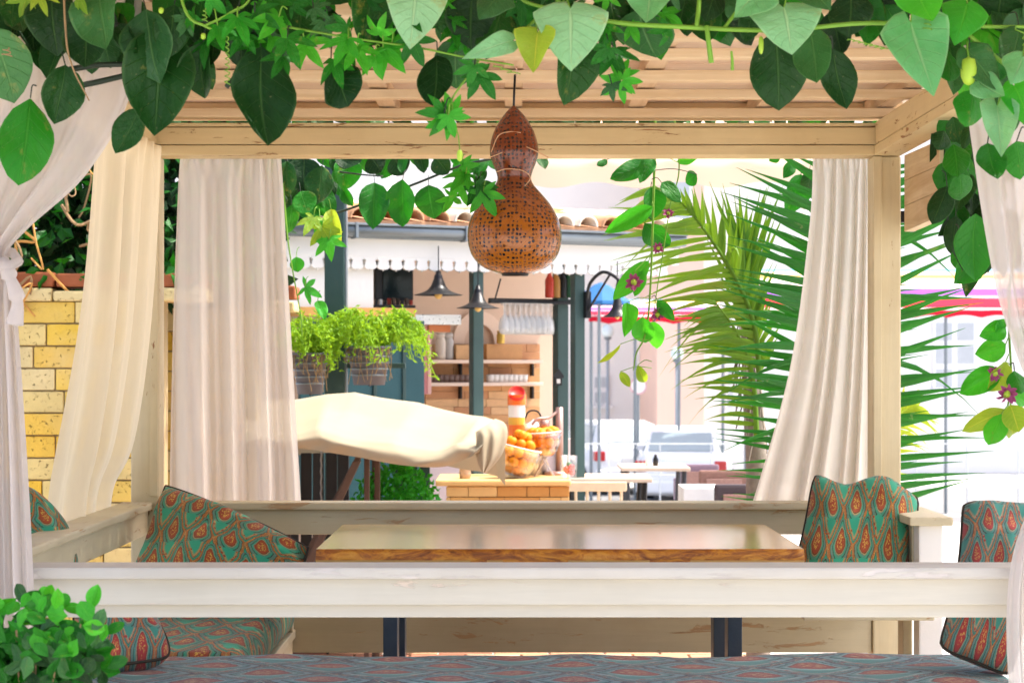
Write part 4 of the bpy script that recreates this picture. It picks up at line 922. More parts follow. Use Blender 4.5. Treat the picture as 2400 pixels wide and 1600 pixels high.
# wide beige awning above the kiosk roof
BG = NT('beige_awning_cloth'); bgm = BG.surf(BG.mixsh(.35, BG.bsdf((.72, .56, .42), .9, 0, .2), BG.n('BsdfTranslucent', Color=(.85, .66, .48, 1)).outputs[0]))
ba = empty('beige_awning', D(1560, 300, 15), 0, 'wide beige awning with scalloped hem above the kiosk roof', 'awning'); ba.location.z = -.12
a0, a1 = D(1205, 432, 15), D(1960, 438, 15)
def baf(a, b):
    x = a0.x+(a1.x-a0.x)*a
    if b < .25: return Vector((x, 15+.01*math.sin(x*11), a0.z+.05*(.5+.5*math.cos(x*9.2))+b/.25*(.22-.05*(.5+.5*math.cos(x*9.2)))))
    k = (b-.25)/.75; return Vector((x, 15+2.2*k, a0.z+.22+.9*k))
put('cloth', MB().grid(baf, 120, 12).mesh('cloth', True), bgm, ba)
for x in (1215, 1950): q = D(x, 400, 15.05); put('pole', MB().tube([(q.x, 15.06, -.12), (q.x, 15.06, a0.z+.2)], .03, 8).mesh('pole'), WHITE, ba)
put('back_pole', MB().tube([(a0.x, 17.2, a0.z+1.1), (a1.x, 17.2, a0.z+1.1)], .03, 8).mesh('pole'), WHITE, ba)
for x in (a0.x+.05, a1.x-.05): put('pole', MB().tube([(x, 17.2, -.14), (x, 17.2, a0.z+1.1)], .03, 8).mesh('pole'), WHITE, ba)
# cars
CARW = plain('white_car_paint', (.78, .79, .80), .2, 0, .03, 2, .0); CARG = plain('car_glass', (.30, .36, .38), .08, 0, .1); TYRE = plain('tyre', (.02, .02, .02), .9); RED = plain('tail_light', (.5, .03, .03), .2); PLT = plain('number_plate', (.7, .7, .68), .5)
def car(x, Y, rz, label, sc=1.0):
    r = empty('parked_car', (x, Y, gz(Y)), rz, label, 'car', 'parked cars'); M = Matrix.Translation((x, Y, gz(Y))) @ Matrix.Rotation(rz, 4, 'Z')
    secs = [(-2.05, .62, .38, .92, .60), (-1.98, .80, .28, 1.02, .70), (-1.5, .87, .24, 1.04, .80), (0, .89, .22, 1.0, .84), (1.3, .87, .24, .95, .80), (1.9, .78, .28, .82, .66), (2.05, .6, .4, .7, .5)]
    def ring(y, w, z0, z1, wt):
        pts = [(-w*.85, z0), (-w, z0+.12), (-w, z1-.22), (-wt, z1), (wt, z1), (w, z1-.22), (w, z0+.12), (w*.85, z0)]; return [M @ Vector((a, y, b)) for a, b in pts]
    m = MB(); vs = [p for s_ in secs for p in ring(*s_)]; n = 8
    m.add(vs, [(i*n+k, i*n+(k+1) % n, (i+1)*n+(k+1) % n, (i+1)*n+k) for i in range(len(secs)-1) for k in range(n)]+[tuple(range(n)), tuple((len(secs)-1)*n+k for k in range(n))])
    put('body', m.mesh('body', True), CARW, r)
    cs = [(-1.95, .70, 1.0, .66, 1.02), (-1.55, .74, 1.0, .60, 1.44), (-.9, .76, .98, .58, 1.52), (.2, .76, .98, .58, 1.50), (1.25, .72, .93, .68, .95)]
    m = MB(); vs = []
    for y, w, z0, wt, z1 in cs: vs += [M @ Vector(p) for p in ((-w, y, z0), (-wt, y, z1), (wt, y, z1), (w, y, z0))]
    m.add(vs, [(i*4+k, i*4+k+1, (i+1)*4+k+1, (i+1)*4+k) for i in range(4) for k in range(3)]+[(0, 1, 2, 3), (16, 17, 18, 19)]); put('cabin', m.mesh('cabin'), CARW, r)
    def pane(pts): put('window', MB().prism([M @ Vector(p) for p in pts], M.to_3x3() @ Vector((0, 0, .004))).mesh('window'), CARG, r)
    pane([(-.60, -1.90, 1.10), (.60, -1.90, 1.10), (.55, -1.60, 1.43), (-.55, -1.60, 1.43)])
    pane([(-.60, 1.12, 1.02), (.60, 1.12, 1.02), (.54, .36, 1.46), (-.54, .36, 1.46)])
    for s_ in (-1, 1):
        put('window', MB().prism([M @ Vector(p) for p in ((s_*.745, -1.4, 1.06), (s_*.745, .95, 1.03), (s_*.60, .15, 1.44), (s_*.60, -1.35, 1.42))], M.to_3x3() @ Vector((s_*.012, 0, .004))).mesh('window'), CARG, r)
        put('tail_light', MB().box(s_*.62, s_*.84, -2.06, -1.9, .72, .92, M).mesh('tl', bevel=.02), RED, r); put('headlight', MB().box(s_*.5, s_*.75, 1.88, 2.02, .6, .76, M).mesh('hl', bevel=.02), GL, r)
        put('mirror', MB().box(s_*.86, s_*1.0, .75, .85, .98, 1.10, M).mesh('mir', bevel=.02), CARW, r)
        for y in (-1.25, 1.25):
            w_ = put('wheel', MB().tube([M @ Vector((s_*.70, y, .30)), M @ Vector((s_*.90, y, .30))], .31, 20).mesh('wheel'), TYRE, r); put('rim', MB().tube([M @ Vector((s_*.89, y, .30)), M @ Vector((s_*.905, y, .30))], .19, 14).mesh('rim'), GREY, w_)
    put('bumper', MB().box(-.82, .82, -2.12, -1.98, .32, .55, M).mesh('bumper', bevel=.04), CARW, r); put('number_plate', MB().box(-.26, .26, -2.075, -2.05, .66, .78, M).mesh('plate'), PLT, r)
q = D(1575, 1000, 36); car(q.x, 36, R(-8), 'white hatchback parked in the street behind the brown armchairs')
q = D(1390, 1000, 40); car(q.x, 40, R(14), 'white car parked further along the street near the kiosk corner post')
# street lamps, sign, fence
for x, yt, Y, lb in ((1555, 812, 42, 'globe street lamp standing before the salmon building'), (1396, 760, 47, 'slim globe street lamp behind the parked cars')):
    p = D(x, yt, Y); r = empty('street_lamp', (p.x, Y, -1.2), 0, lb, 'street lamp')
    put('pole', MB().tube([(p.x, Y, -1.22), (p.x, Y, -.4), (p.x, Y, p.z-.14)], [.07, .05, .04], 10).mesh('pole', True), plain('lamp_pole_grey', (.30, .33, .36), .5), r); put('globe', MB().ball(p, dm(15, Y), 20, 12).mesh('globe', True), plain('opal_globe', (.62, .70, .72), .2, 0, .05), r); put('collar', MB().lathe([(.05, 0), (.10, .03), (.10, .07), (.03, .09)], (p.x, Y, p.z-dm(15, Y)-.06), 14).mesh('collar'), GREY, r)
p = D(1466, 886, 38); r = empty('road_sign', (p.x, 38, -1.2), 0, 'round white road sign with faded red ring on a grey pole', 'road sign')
put('pole', MB().tube([(p.x, 38.03, -1.22), (p.x, 38.03, p.z+.2)], .03, 8).mesh('pole'), GREY, r)
RXM = Matrix.Translation(p) @ Matrix.Rotation(R(90), 4, 'X'); put('disc', MB().lathe([(0, 0), (.16, 0), (.16, .02), (0, .02)], (0, 0, 0), 28, RXM).mesh('disc'), WHITE, r); put('ring', MB().lathe([(.15, -.002), (.18, -.002), (.18, .024), (.15, .024), (.15, -.002)], (0, 0, 0), 28, RXM).mesh('ring'), plain('faded_red', (.62, .35, .38), .5), r)
FENC = plain('pale_grey_steel', (.55, .57, .58), .5)
fn_ = empty('street_fence', (3, 33, -1.2), 0, 'thin grey metal fence along the street kerb', 'fence')
for k in range(16): x = -1+k*.9; put('fence_post', MB().tube([(x, 32.4, -1.21), (x, 32.4, .12)], .014, 6).mesh('fp'), FENC, fn_)
for z in (.1, -.45): put('fence_rail', MB().tube([(-1, 32.4, z), (12.5, 32.4, z)], .012, 6).mesh('fr'), FENC, fn_)
# terrace tables and chairs
BEIG = plain('beige_tabletop', (.66, .52, .40), .6, 0, .08); RAT = plain('brown_rattan', (.22, .11, .085), .7, 0, .3, 40); RATP = plain('plum_rattan', (.20, .13, .17), .7, 0, .25, 40); DRAT = plain('black_rattan', (.05, .035, .04), .7, 0, .25, 40)
def cafe_table(x, Y, w, dpt, h, label, fmat=BLACK):
    z0 = gz(Y); r = empty('cafe_table', (x, Y, z0), 0, label, 'table')
    bx('top', x-w/2, x+w/2, Y-dpt/2, Y+dpt/2, h-.03, h, BEIG, r, .01)
    for i, j in ((-1, -1), (1, -1), (-1, 1), (1, 1)):
        put('leg', MB().tube([(x+i*w*.42, Y+j*dpt*.4, h-.03), (x+i*w*.36, Y+j*dpt*.36, z0)], .02, 8).mesh('leg'), fmat, r)
    put('stretcher', MB().tube([(x-w*.38, Y-dpt*.37, .3), (x+w*.38, Y-dpt*.37, .3)], .012, 6).mesh('st'), fmat, r)
q = D(1388, 1092, 12.6); cafe_table(q.x, 12.6, .62, .55, q.z, 'beige square cafe table right beside the bar counter')
q = D(1500, 1068, 14.2); cafe_table(q.x, 14.2, .52, .6, q.z, 'beige cafe table set with clutter before the street', CHAR)
for k in range(4):
    qq = D(1470+k*18, 1060, 14.1); o = put('bottle', MB().lathe([(0, 0), (.02, 0), (.022, .05), (.012, .07), (.012, .085), (0, .09)], (qq.x, 14.05+.03*k, q.z+.001), 12).mesh('cruet', True), (GL, WHITE, BLACK, GL)[k]); tag(o, ('clear glass', 'white ceramic', 'black topped', 'round clear')[k]+' cruet on the cluttered cafe table', 'cruet')
def slat_chair(x, Y, h, w, label, mat):
    z0 = gz(Y); r = empty('slatted_chair', (x, Y, z0), 0, label, 'chair')
    bx('top_rail', x-w/2, x+w/2, Y, Y+.03, h-.06, h, mat, r, .01); bx('seat', x-w/2, x+w/2, Y+.03, Y+.42, z0+.43, z0+.46, mat, r, .01)
    for k in range(6): put('back_slat', MB().tube([(x-w*.42+k*w*.168, Y+.015, h-.05), (x-w*.42+k*w*.168, Y+.03, z0+.45)], .011, 6).mesh('slat'), mat, r)
    for i, j in ((-1, 0), (1, 0), (-1, 1), (1, 1)): put('leg', MB().tube([(x+i*w*.45, Y+.03+j*.36, z0+.44), (x+i*w*.47, Y+.03+j*.38, z0)], .016, 6).mesh('leg'), mat, r)
q = D(1362, 1106, 11.4); slat_chair(q.x, 11.4, q.z, .42, 'pale wooden slat back chair tucked at the beige table', plain('pale_beech', (.70, .54, .36), .5, 0, .15, 20))
def armchair(x0, x1, ytop, Y, label, mat, cush=None):
    a, b = D(x0, ytop, Y), D(x1, ytop, Y); z0 = gz(Y); w = b.x-a.x; r = empty('rattan_armchair', ((a.x+b.x)/2, Y, z0), 0, label, 'armchair')
    bx('backrest', a.x, b.x, Y, Y+.06, z0+.3, a.z, mat, r, .02); bx('seat', a.x+.03, b.x-.03, Y+.061, Y+.55, z0+.28, z0+.40, mat, r, .02)
    for s_ in (a.x, b.x-.07): bx('armrest', s_, s_+.07, Y+.062, Y+.58, z0+.401, z0+.60, mat, r, .02)
    for i in (a.x+.03, b.x-.07):
        for j in (Y+.01, Y+.5): bx('leg', i, i+.04, j, j+.04, z0, z0+.279, mat, r, .004)
    if cush: bx('seat_pad', a.x+.075, b.x-.075, Y+.07, Y+.54, z0+.402, z0+.47, cush, r, .03)
    bx('back_inset', a.x+.05, b.x-.05, Y-.012, Y-.001, z0+.4, a.z-.06, plain('woven_inset', (.30, .17, .14), .8, 0, .3, 60), r, .004)
armchair(1560, 1652, 1066, 15.6, 'plum rattan armchair standing farthest along the terrace', RATP, plain('orange_pad', (.75, .33, .05), .8))
armchair(1606, 1720, 1080, 13.4, 'brown rattan armchair with framed back by the palm', RAT, WHITE)
armchair(1642, 1760, 1112, 11.2, 'black rattan armchair partly covered by palm leaflets', DRAT)
o = bx('planter_box', D(1570, 1125, 12).x, D(1660, 1125, 12).x, 12.0, 12.4, -.12, D(1600, 1120, 12).z, plain('white_planter', (.75, .74, .72), .6)); tag(o, 'low white box standing between the rattan armchairs', 'box')
# ------------------------------------------------------------------ leaves
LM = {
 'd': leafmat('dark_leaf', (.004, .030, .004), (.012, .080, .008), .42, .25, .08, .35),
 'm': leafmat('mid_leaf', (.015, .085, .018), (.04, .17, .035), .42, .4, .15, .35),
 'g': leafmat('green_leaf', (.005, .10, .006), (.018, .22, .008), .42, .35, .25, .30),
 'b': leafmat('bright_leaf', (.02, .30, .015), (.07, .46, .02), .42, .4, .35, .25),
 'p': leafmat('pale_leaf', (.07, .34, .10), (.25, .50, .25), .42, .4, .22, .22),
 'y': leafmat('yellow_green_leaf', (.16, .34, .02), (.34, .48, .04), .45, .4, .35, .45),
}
STEM = plain('green_stem', (.16, .34, .03), .55, 0, .25, 20); STEMD = plain('dark_stem', (.02, .035, .018), .6, 0, .3, 20); BARK = plain('dry_branch', (.30, .19, .09), .85, 0, .35, 20); PURP = plain('purple_petal', (.34, .06, .18), .6, 0, .35, 60); BUDM = plain('lime_bud', (.34, .52, .04), .45, 0, .2, 30)
def leafmesh(kind, fold, bend, wav, seed):
    m = MB(); nr, nc = (12 if kind == 'heart' else 9), 6
    def hw(y):
        if kind == 'oval': return .5*(math.sin(math.pi*min(1, y**.88)))**.70 if y > 0 else 0
        if kind == 'heart': return .5*(.10+.90*math.sqrt(min(1, y/.20)))*(1 if y < .2 else (1-((y-.2)/.8)**1.5)**.95)
        if kind == 'obo': return .5*(math.sin(math.pi*y**1.35))**.7
        return .5*(math.sin(math.pi*y**.8))**1.2
    vs, uvs = [], []
    for j in range(nr+1):
        y = (j/nr)**(1.5 if kind == 'heart' else 1)
        for i in range(nc+1):
            c = (i/nc-.5)*2; h = hw(y)
            if j == nr: h = .003
            if j == 0 and kind != 'heart': h = .012
            x = c*h; yy = y
            if kind == 'heart': yy = y-.17*(abs(c)**1.6)*(1-y)**3
            z = fold*abs(x)-bend*yy*yy+wav*math.sin(y*9+seed+c*2)*abs(c)*h
            x += .10*math.sin(seed*2.3)*yy*yy*(1 if kind != 'heart' else .6); z += .03*math.sin(yy*5+seed*1.7)
            vs.append((x, yy, z)); uvs.append((.5+.5*c, y))
    fs = [(j*(nc+1)+i, j*(nc+1)+i+1, (j+1)*(nc+1)+i+1, (j+1)*(nc+1)+i) for j in range(nr) for i in range(nc)]
    m.add(vs, fs, uvs)
    return m
def palmatemesh(seed):
    rg = random.Random(seed); m = MB(); n = 6
    for ang, ln in ((-105, .55), (-52, .8), (0, 1.0), (50, .82), (103, .56)):
        w = R(ang+rg.uniform(-8, 8)); l = ln*rg.uniform(.9, 1.1); d = Vector((math.sin(w), math.cos(w), 0)); s_ = Vector((d.y, -d.x, 0)); dr = rg.uniform(.05, .3)
        vs, uvs = [], []
        for j in range(n+1):
            y = j/n; h = (.012+.17*math.sin(math.pi*y**.85)**.9)*l if j < n else .003
            for c in (-1, 0, 1):
                p = d*l*y+s_*h*c; p.z = .22*h*abs(c)-dr*y*y+.02*math.sin(9*y+seed+c); vs.append(p); uvs.append((.5+.5*c*.9, y))
        m.add(vs, [(j*3+i, j*3+i+1, (j+1)*3+i+1, (j+1)*3+i) for j in range(n) for i in range(2)], uvs)
    return m
SH = {}
for kind in ('oval', 'heart', 'obo', 'lance'):
    SH[kind] = [leafmesh(kind, f, b, w, s_) for f, b, w, s_ in ((.10, .05, .05, 1), (.30, .18, .10, 2), (-.18, .30, .08, 3), (.45, .02, .14, 4), (.22, -.14, .10, 5), (-.28, .12, .12, 6), (.6, .26, .08, 7), (.05, .40, .10, 8))]
SH['palm'] = [palmatemesh(k) for k in range(4)]
_lm = {}
def lmesh(kind, k, tone):
    key = (kind, k, tone)
    if key not in _lm:
        me_ = SH[kind][k].mesh('leaf', True); me_.materials.append(LM[tone]); _lm[key] = me_
    return _lm[key]
def leafmat4(base, tip, w, tiltx=0.0, twist=0.0):
    """matrix: y axis base->tip, face turned to the light, width w metres"""
    ax = tip-base; l = ax.length; y = ax/l
    n = Vector((0, -1, 0)); n = (n-y*n.dot(y)).normalized()
    n = (Matrix.Rotation(twist, 3, y) @ n)
    x = y.cross(n); 
    M = Matrix(((x.x*w, y.x*l, n.x*l, base.x), (x.y*w, y.y*l, n.y*l, base.y), (x.z*w, y.z*l, n.z*l, base.z), (0, 0, 0, 1)))
    return M
def leaf(parent, kind, x0, y0, x1, y1, w, tone, Y, rg, dy=None, petiole=None, twist=None):
    """pixel base and tip, pixel width; the tip leans out of the plane by dy"""
    b = D(x0, y0, Y); dy = rg.uniform(-.06, .05) if dy is None else dy
    L_ = dm(math.hypot(x1-x0, y1-y0), Y); t_ = D(x1, y1, Y+dy)
    M = leafmat4(b, t_, dm(w, Y), 0, rg.uniform(-.5, .5) if twist is None else twist)
    o = put('leaf', lmesh(kind, rg.randrange(len(SH[kind])), tone), None, parent, M)
    if petiole is not None:
        q = Vector(petiole); put('petiole', MB().tube(catmull([q, (q+b)/2+Vector((0, -.01, .012)), b], 4), .0016, 5, False).mesh('petiole', True), STEM if tone in 'pby' else STEMD, parent)
    return o
def stem(parent, pts, r0, r1, mat=STEM, n=8, name='stem'):
    P = catmull(pts, n); k = len(P); return put(name, MB().tube(P, [r0+(r1-r0)*i/(k-1) for i in range(k)], 7).mesh(name, True), mat, parent)
def tendril(parent, x, y, Y, h, mat=STEM, r=.010, turns=6, slant=0):
    pts = []
    for i in range(turns*8+1):
        k = i/(turns*8); w = k*turns*6.283; pts.append(D(x, y, Y)+Vector((r*math.cos(w)*(.4+.6*k)+slant*k, r*math.sin(w), -dm(h, Y)*k)))
    put('tendril', MB().tube(pts, .0013, 5).mesh('tendril', True), mat, parent)

# ---- vine over the front edge of the roof: three climbers
rg = random.Random(5); YV = 4.02
v1 = empty('climbing_vine', D(300, -60, YV), 0, 'vine with broad dark glossy oval leaves trailing from the front roof edge', 'vine')
v2 = empty('climbing_vine', D(1500, 20, YV), 0, 'vine with pale heart shaped leaves on a long lime green stem', 'vine')
v3 = empty('passion_vine', D(800, 40, YV), 0, 'passion vine with bright lobed leaves hanging around the gourd', 'vine')
def top_pt(x, Y=YV): p = D(x, -90, Y); p.z = 2.46; return p
stem(v1, [top_pt(-40), D(40, 20, 4.05), D(150, 40, 4.08), D(300, 60, 4.1), D(420, 40, 4.08), D(560, 70, 4.08), D(640, 30, 4.05), top_pt(700)], .006, .004, STEMD)
stem(v1, [top_pt(140), D(150, 60, 4.0), D(165, 150, 4.0), D(205, 232, 4.02)], .003, .0015, BARK)
stem(v1, [D(160, 160, 4.1), D(225, 150, 4.12), D(300, 148, 4.12)], .007, .006, STEMD); stem(v1, [D(165, 200, 4.1), D(240, 185, 4.12), D(330, 160, 4.13), D(440, 110, 4.12), D(520, 60, 4.1)], .007, .006, STEMD)
stem(v1, [D(520, 200, 4.05), D(590, 120, 4.08), D(650, 40, 4.08)], .006, .004, STEMD)
stem(v2, [top_pt(1230), D(1290, 20, 4.0), D(1400, 50, 3.98), D(1560, 62, 3.98), D(1780, 70, 3.98), D(1960, 55, 3.98), D(2090, 52, 3.98), D(2160, 35, 3.98), D(2260, 110, 3.97), D(2360, 190, 3.96)], .0055, .0045)
stem(v2, [D(2150, 40, 4.0), D(2240, 60, 4.0), D(2400, 62, 4.02)], .004, .004); stem(v2, [D(1600, 62, 3.98), D(1606, -20, 4.0), top_pt(1600)], .005, .005); stem(v2, [D(1660, 70, 3.98), D(1690, 30, 3.99), D(1720, -10, 4.0), top_pt(1740)], .004, .004)
stem(v2, [D(1623, 60, 3.97), D(1628, 100, 3.965), D(1634, 145, 3.97)], .005, .006); stem(v2, [D(1680, 118, 3.97), D(1682, 140, 3.97), D(1682, 162, 3.97)], .0025, .004)
stem(v2, [D(1165, -10, 4.0), D(1240, 15, 4.0), D(1310, 24, 3.98)], .004, .004); stem(v2, [D(1185, 90, 4.0), D(1225, 50, 4.02), D(1270, 10, 4.02)], .004, .003)
stem(v3, [top_pt(380), D(420, 10, 4.0), D(470, 60, 3.99), D(520, 68, 3.99), D(590, 50, 4.0), D(700, 70, 4.0), D(820, 90, 4.0), D(960, 110, 4.0), D(1060, 130, 4.0), D(1180, 150, 4.0)], .0035, .002)
stem(v3, [D(470, 60, 3.99), D(530, 30, 3.99), D(580, -20, 4.0), top_pt(600)], .003, .003)
# prominent leaves: base x,y, tip x,y, width, tone
OV = """-20 60 40 236 150 m;70 225 57 420 128 g;150 150 128 286 100 d;335 22 345 188 128 m;230 -20 242 110 132 m;372 70 358 310 165 d;468 96 452 232 84 d;600 110 590 344 150 d;
628 70 636 204 92 m;322 250 268 354 78 d;118 -10 122 118 118 d;30 -30 30 60 90 d;200 40 190 160 110 d;440 -20 470 110 90 d;545 20 560 150 90 d;400 10 392 120 90 d;
695 -20 690 90 110 d;760 150 802 234 110 d;1005 130 998 240 92 d;1045 85 1050 214 104 m;1320 80 1308 234 112 d;1470 20 1484 142 142 m;1400 -20 1420 80 110 d;1150 20 1120 130 100 d;1085 -10 1070 110 120 d;
1780 70 1800 252 140 d;1862 64 1876 200 98 m;1912 112 1932 250 84 d;1955 -20 1958 82 104 d;1730 -30 1740 50 90 d;2030 -20 2010 60 80 d;850 -20 840 90 110 d;900 20 880 130 90 d;1580 -30 1560 60 80 d;2300 -20 2290 70 110 d;2340 60 2330 170 100 d;
2175 110 2190 182 76 g;2240 205 2230 292 86 g;2268 330 2282 418 70 g;2335 325 2352 414 70 g;2200 -20 2190 40 80 d;1640 -40 1640 30 80 d;1250 -20 1250 50 80 d;60 -20 100 60 70 d;270 60 330 130 60 d"""
for ln in OV.replace('\n', '').split(';'):
    a = ln.split(); x0, y0, x1, y1, w = map(float, a[:5])
    leaf(v1, 'oval', x0, y0, x1, y1, w, a[5], 4.06+rg.uniform(-.05, .07), rg, petiole=D(x0+rg.uniform(-25, 25), y0-rg.uniform(20, 50), 4.08))
HE = """955 -25 948 84 150 p;1310 22 1312 134 176 p;1495 -25 1486 50 130 p;1800 20 1822 98 172 p;2092 52 2138 212 158 p;2105 -25 2136 62 120 b;2222 8 2205 84 112 b;1235 78 1225 165 96 y;1175 95 1080 118 60 p;
2290 245 2302 358 92 p;2225 120 2300 205 90 m;2250 190 2310 230 70 p;2350 130 2330 190 80 p;1745 -30 1690 40 110 p;1150 -20 1105 40 90 m;2330 200 2380 300 80 b;1860 -30 1900 20 90 m"""
for ln in HE.replace('\n', '').split(';'):
    a = ln.split(); x0, y0, x1, y1, w = map(float, a[:5])
    leaf(v2, 'heart', x0, y0, x1, y1, w, a[5], 3.94+rg.uniform(-.03, .03), rg, dy=-.05, petiole=D(x0+rg.uniform(-20, 20), y0-rg.uniform(15, 35), 3.98), twist=rg.uniform(-.3, .3))
PA = """500 60 515 110 b;545 40 560 100 b;585 30 640 60 g;660 90 690 150 g;700 100 740 150 b;745 50 760 110 m;770 140 775 200 g;820 110 850 165 b;800 90 760 140 b;880 110 930 160 b;900 100 960 110 b;870 80 880 30 b;860 130 880 185 b;
945 90 975 150 g;1030 270 980 300 b;1030 265 1050 320 b;1040 260 1020 215 b;1020 262 960 260 g;1090 150 1080 205 g;1100 170 1130 230 g;1400 110 1360 150 g;1410 120 1440 180 g;1425 190 1380 225 b;1430 185 1475 185 b;1425 175 1440 130 b;1405 195 1410 235 m;60 -5 40 40 y;90 -10 110 30 y;180 -10 200 30 y;
720 20 760 40 m;640 40 600 90 b;1390 60 1400 110 g;480 -10 520 30 b;650 130 620 170 g;930 30 960 70 g"""
for ln in PA.replace('\n', '').split(';'):
    a = ln.split(); x0, y0, x1, y1 = map(float, a[:4]); l = math.hypot(x1-x0, y1-y0)
    leaf(v3, 'palm', x0, y0, x1, y1, l*1.15, a[4], 3.97+rg.uniform(-.04, .04), rg, dy=rg.uniform(-.05, .02), petiole=D(x0+rg.uniform(-20, 20), y0-rg.uniform(15, 40), 4.0), twist=rg.uniform(-.35, .35))
stem(v3, [D(1030, 268, 4.0), D(1040, 225, 4.0), D(1075, 175, 4.0), D(1100, 140, 4.0)], .002, .0025); stem(v3, [D(1422, 180, 3.98), D(1412, 140, 3.98), D(1400, 100, 3.99), D(1392, 50, 3.99)], .002, .0025)
tendril(v3, 522, 75, 3.95, 120, STEM, .006, 9); tendril(v1, 15, 110, 3.9, 20, BARK, .012, 2); tendril(v2, 1945, 90, 3.93, 24, STEM, .008, 7, .085); tendril(v2, 2130, 40, 3.93, 30, STEM, .01, 3); tendril(v3, 1130, 150, 3.93, 20, STEM, .01, 3, .05)
tendril(v3, 470, 20, 3.95, 30, STEM, .006, 3); tendril(v2, 2330, 60, 3.93, 60, STEM, .008, 3, .05)
for k in range(150):
    x = rg.uniform(-40, 2400); y = rg.uniform(-60, 25)+ (30 if x < 720 or 2180 < x else 0)*rg.random(); l = rg.uniform(60, 110); a = rg.gauss(0, .5)
    leaf(v1, 'oval', x, y, x+l*math.sin(a), y+l*math.cos(a), l*rg.uniform(.62, .8), rg.choice('dddmgg'), 4.14+rg.uniform(-.04, .12), rg)
for k in range(62):
    x = rg.uniform(380, 1560); y = rg.uniform(-20, 120)-abs(x-800)*.06; l = rg.uniform(42, 66); a = rg.gauss(0, .9)
    leaf(v3, 'palm', x, y, x+l*math.sin(a), y+l*math.cos(a), l*1.1, rg.choice('gggbm'), 4.03+rg.uniform(-.04, .05), rg)
for k in range(34):
    x, y = (rg.uniform(-20, 500), rg.uniform(0, 120)) if k < 18 else (rg.uniform(2150, 2360), rg.uniform(0, 230)); l = rg.uniform(70, 120); a = rg.gauss(0, .45)
    leaf(v1, 'oval', x, y, x+l*math.sin(a), y+l*math.cos(a), l*rg.uniform(.62, .78), rg.choice('dddm' if k < 18 else 'dgmgb'), 4.16+rg.uniform(-.03, .04), rg)
def bud(parent, x, y, Y, h, w):
    c = D(x, y, Y); z1 = dm(h, Y)/2; r = dm(w, Y)/2
    put('bud', MB().lathe([(r*k, z1*q) for k, q in ((.02, 1.15), (.3, 1), (.75, .9), (1, .3), (.95, -.4), (.6, -.85), (.15, -1.0), (0, -1))], c, 10).mesh('bud', True), BUDM, parent)
bud(v2, 2225, 165, 3.95, 62, 38); stem(v2, [D(2225, 132, 3.95), D(2222, 112, 3.96), D(2222, 95, 3.97)], .002, .002); bud(v2, 1748, 105, 3.95, 40, 12); bud(v3, 370, 25, 3.97, 14, 12); bud(v3, 467, 84, 3.97, 14, 12); bud(v3, 1056, 358, 3.97, 26, 14); stem(v3, [D(1056, 345, 3.97), D(1052, 310, 3.98), D(1040, 275, 3.99)], .0012, .0016)

# ---- foliage on the outside of the right beam
v4 = empty('climbing_vine', D(2230, 640, 5.4), 0, 'dark leafy vine climbing outside the wooden board', 'vine')
stem(v4, [Vector((1.62, 5.5, 2.46)), Vector((1.58, 5.45, 2.2)), Vector((1.56, 5.5, 1.9)), Vector((1.55, 5.45, 1.6)), Vector((1.56, 5.5, 1.3)), Vector((1.62, 5.6, .6)), Vector((1.64, 5.6, -.12))], .012, .016, STEMD)
for k in range(95):
    x = rg.uniform(2168, 2310); y = rg.uniform(230, 590); 
    if y > 480 and x < 2190: x += 70
    if x < 2165 and y > 350: continue
    l = rg.uniform(45, 95); a = rg.uniform(-.7, .7); Y = 5.5+rg.uniform(-.25, .5)
    leaf(v4, rg.choice(('oval', 'oval', 'heart')), x, y, x+l*math.sin(a), y+l*math.cos(a), l*rg.uniform(.5, .75), rg.choice('ddddgg'), Y, rg, petiole=D(x+rg.uniform(-15, 25), y-rg.uniform(10, 40), Y))
for ln in """2240 490 2225 640 96 g;2190 330 2205 400 66 g;2205 400 2215 470 60 g;2170 300 2160 345 50 d""".split(';'):
    a = ln.split(); x0, y0, x1, y1, w = map(float, a[:5]); leaf(v4, 'oval', x0, y0, x1, y1, w, a[5], 5.15, rg)
v5 = empty('flowering_vine', D(2320, 1020, 4.7), 0, 'bright green vine with purple flowers dangling beside the drawn front curtain', 'vine')
stem(v5, [Vector((1.45, 4.75, 2.46)), D(2335, 560, 4.75), D(2318, 730, 4.75), D(2322, 880, 4.72), D(2300, 1000, 4.7)], .005, .002)
for ln in """2310 750 2255 770 50 b;2300 760 2290 730 40 b;2310 790 2240 815 55 b;2300 850 2205 905 60 b;2310 830 2270 900 60 y;2320 940 2222 975 50 y;2300 950 2275 1020 55 b;2320 930 2345 990 60 y;2330 850 2352 900 50 g;2325 760 2352 790 50 b;2310 960 2335 1005 50 y;2330 900 2360 930 50 b""".replace('\n', '').split(';'):
    a = ln.split(); x0, y0, x1, y1, w = map(float, a[:5]); leaf(v5, 'oval', x0, y0, x1, y1, w, a[5], 4.68+rg.uniform(-.04, .04), rg, petiole=D(2320, y0-12, 4.74))
def flower(parent, x, y, Y, r):
    c = D(x, y, Y); rr = dm(r, Y)
    for k in range(9):
        w = 6.283*k/9+rg.uniform(-.2, .2); d = Vector((math.cos(w), -.4+rg.uniform(-.3, .3), math.sin(w))).normalized()
        put('petal', lmesh_p(), None, parent, leafmat4(c, c+d*rr*rg.uniform(.8, 1.15), rr*.55, 0, rg.uniform(-1, 1)))
    put('flower_heart', MB().ball(c, rr*.38, 8, 6).mesh('heart', True), BUDM, parent)
_pm = []
def lmesh_p():
    if not _pm:
        me_ = SH['oval'][1].mesh('petal', True); me_.materials.append(PURP); _pm.append(me_)
    return _pm[0]
flower(v5, 2312, 905, 4.62, 26); flower(v5, 2285, 858, 4.66, 20)

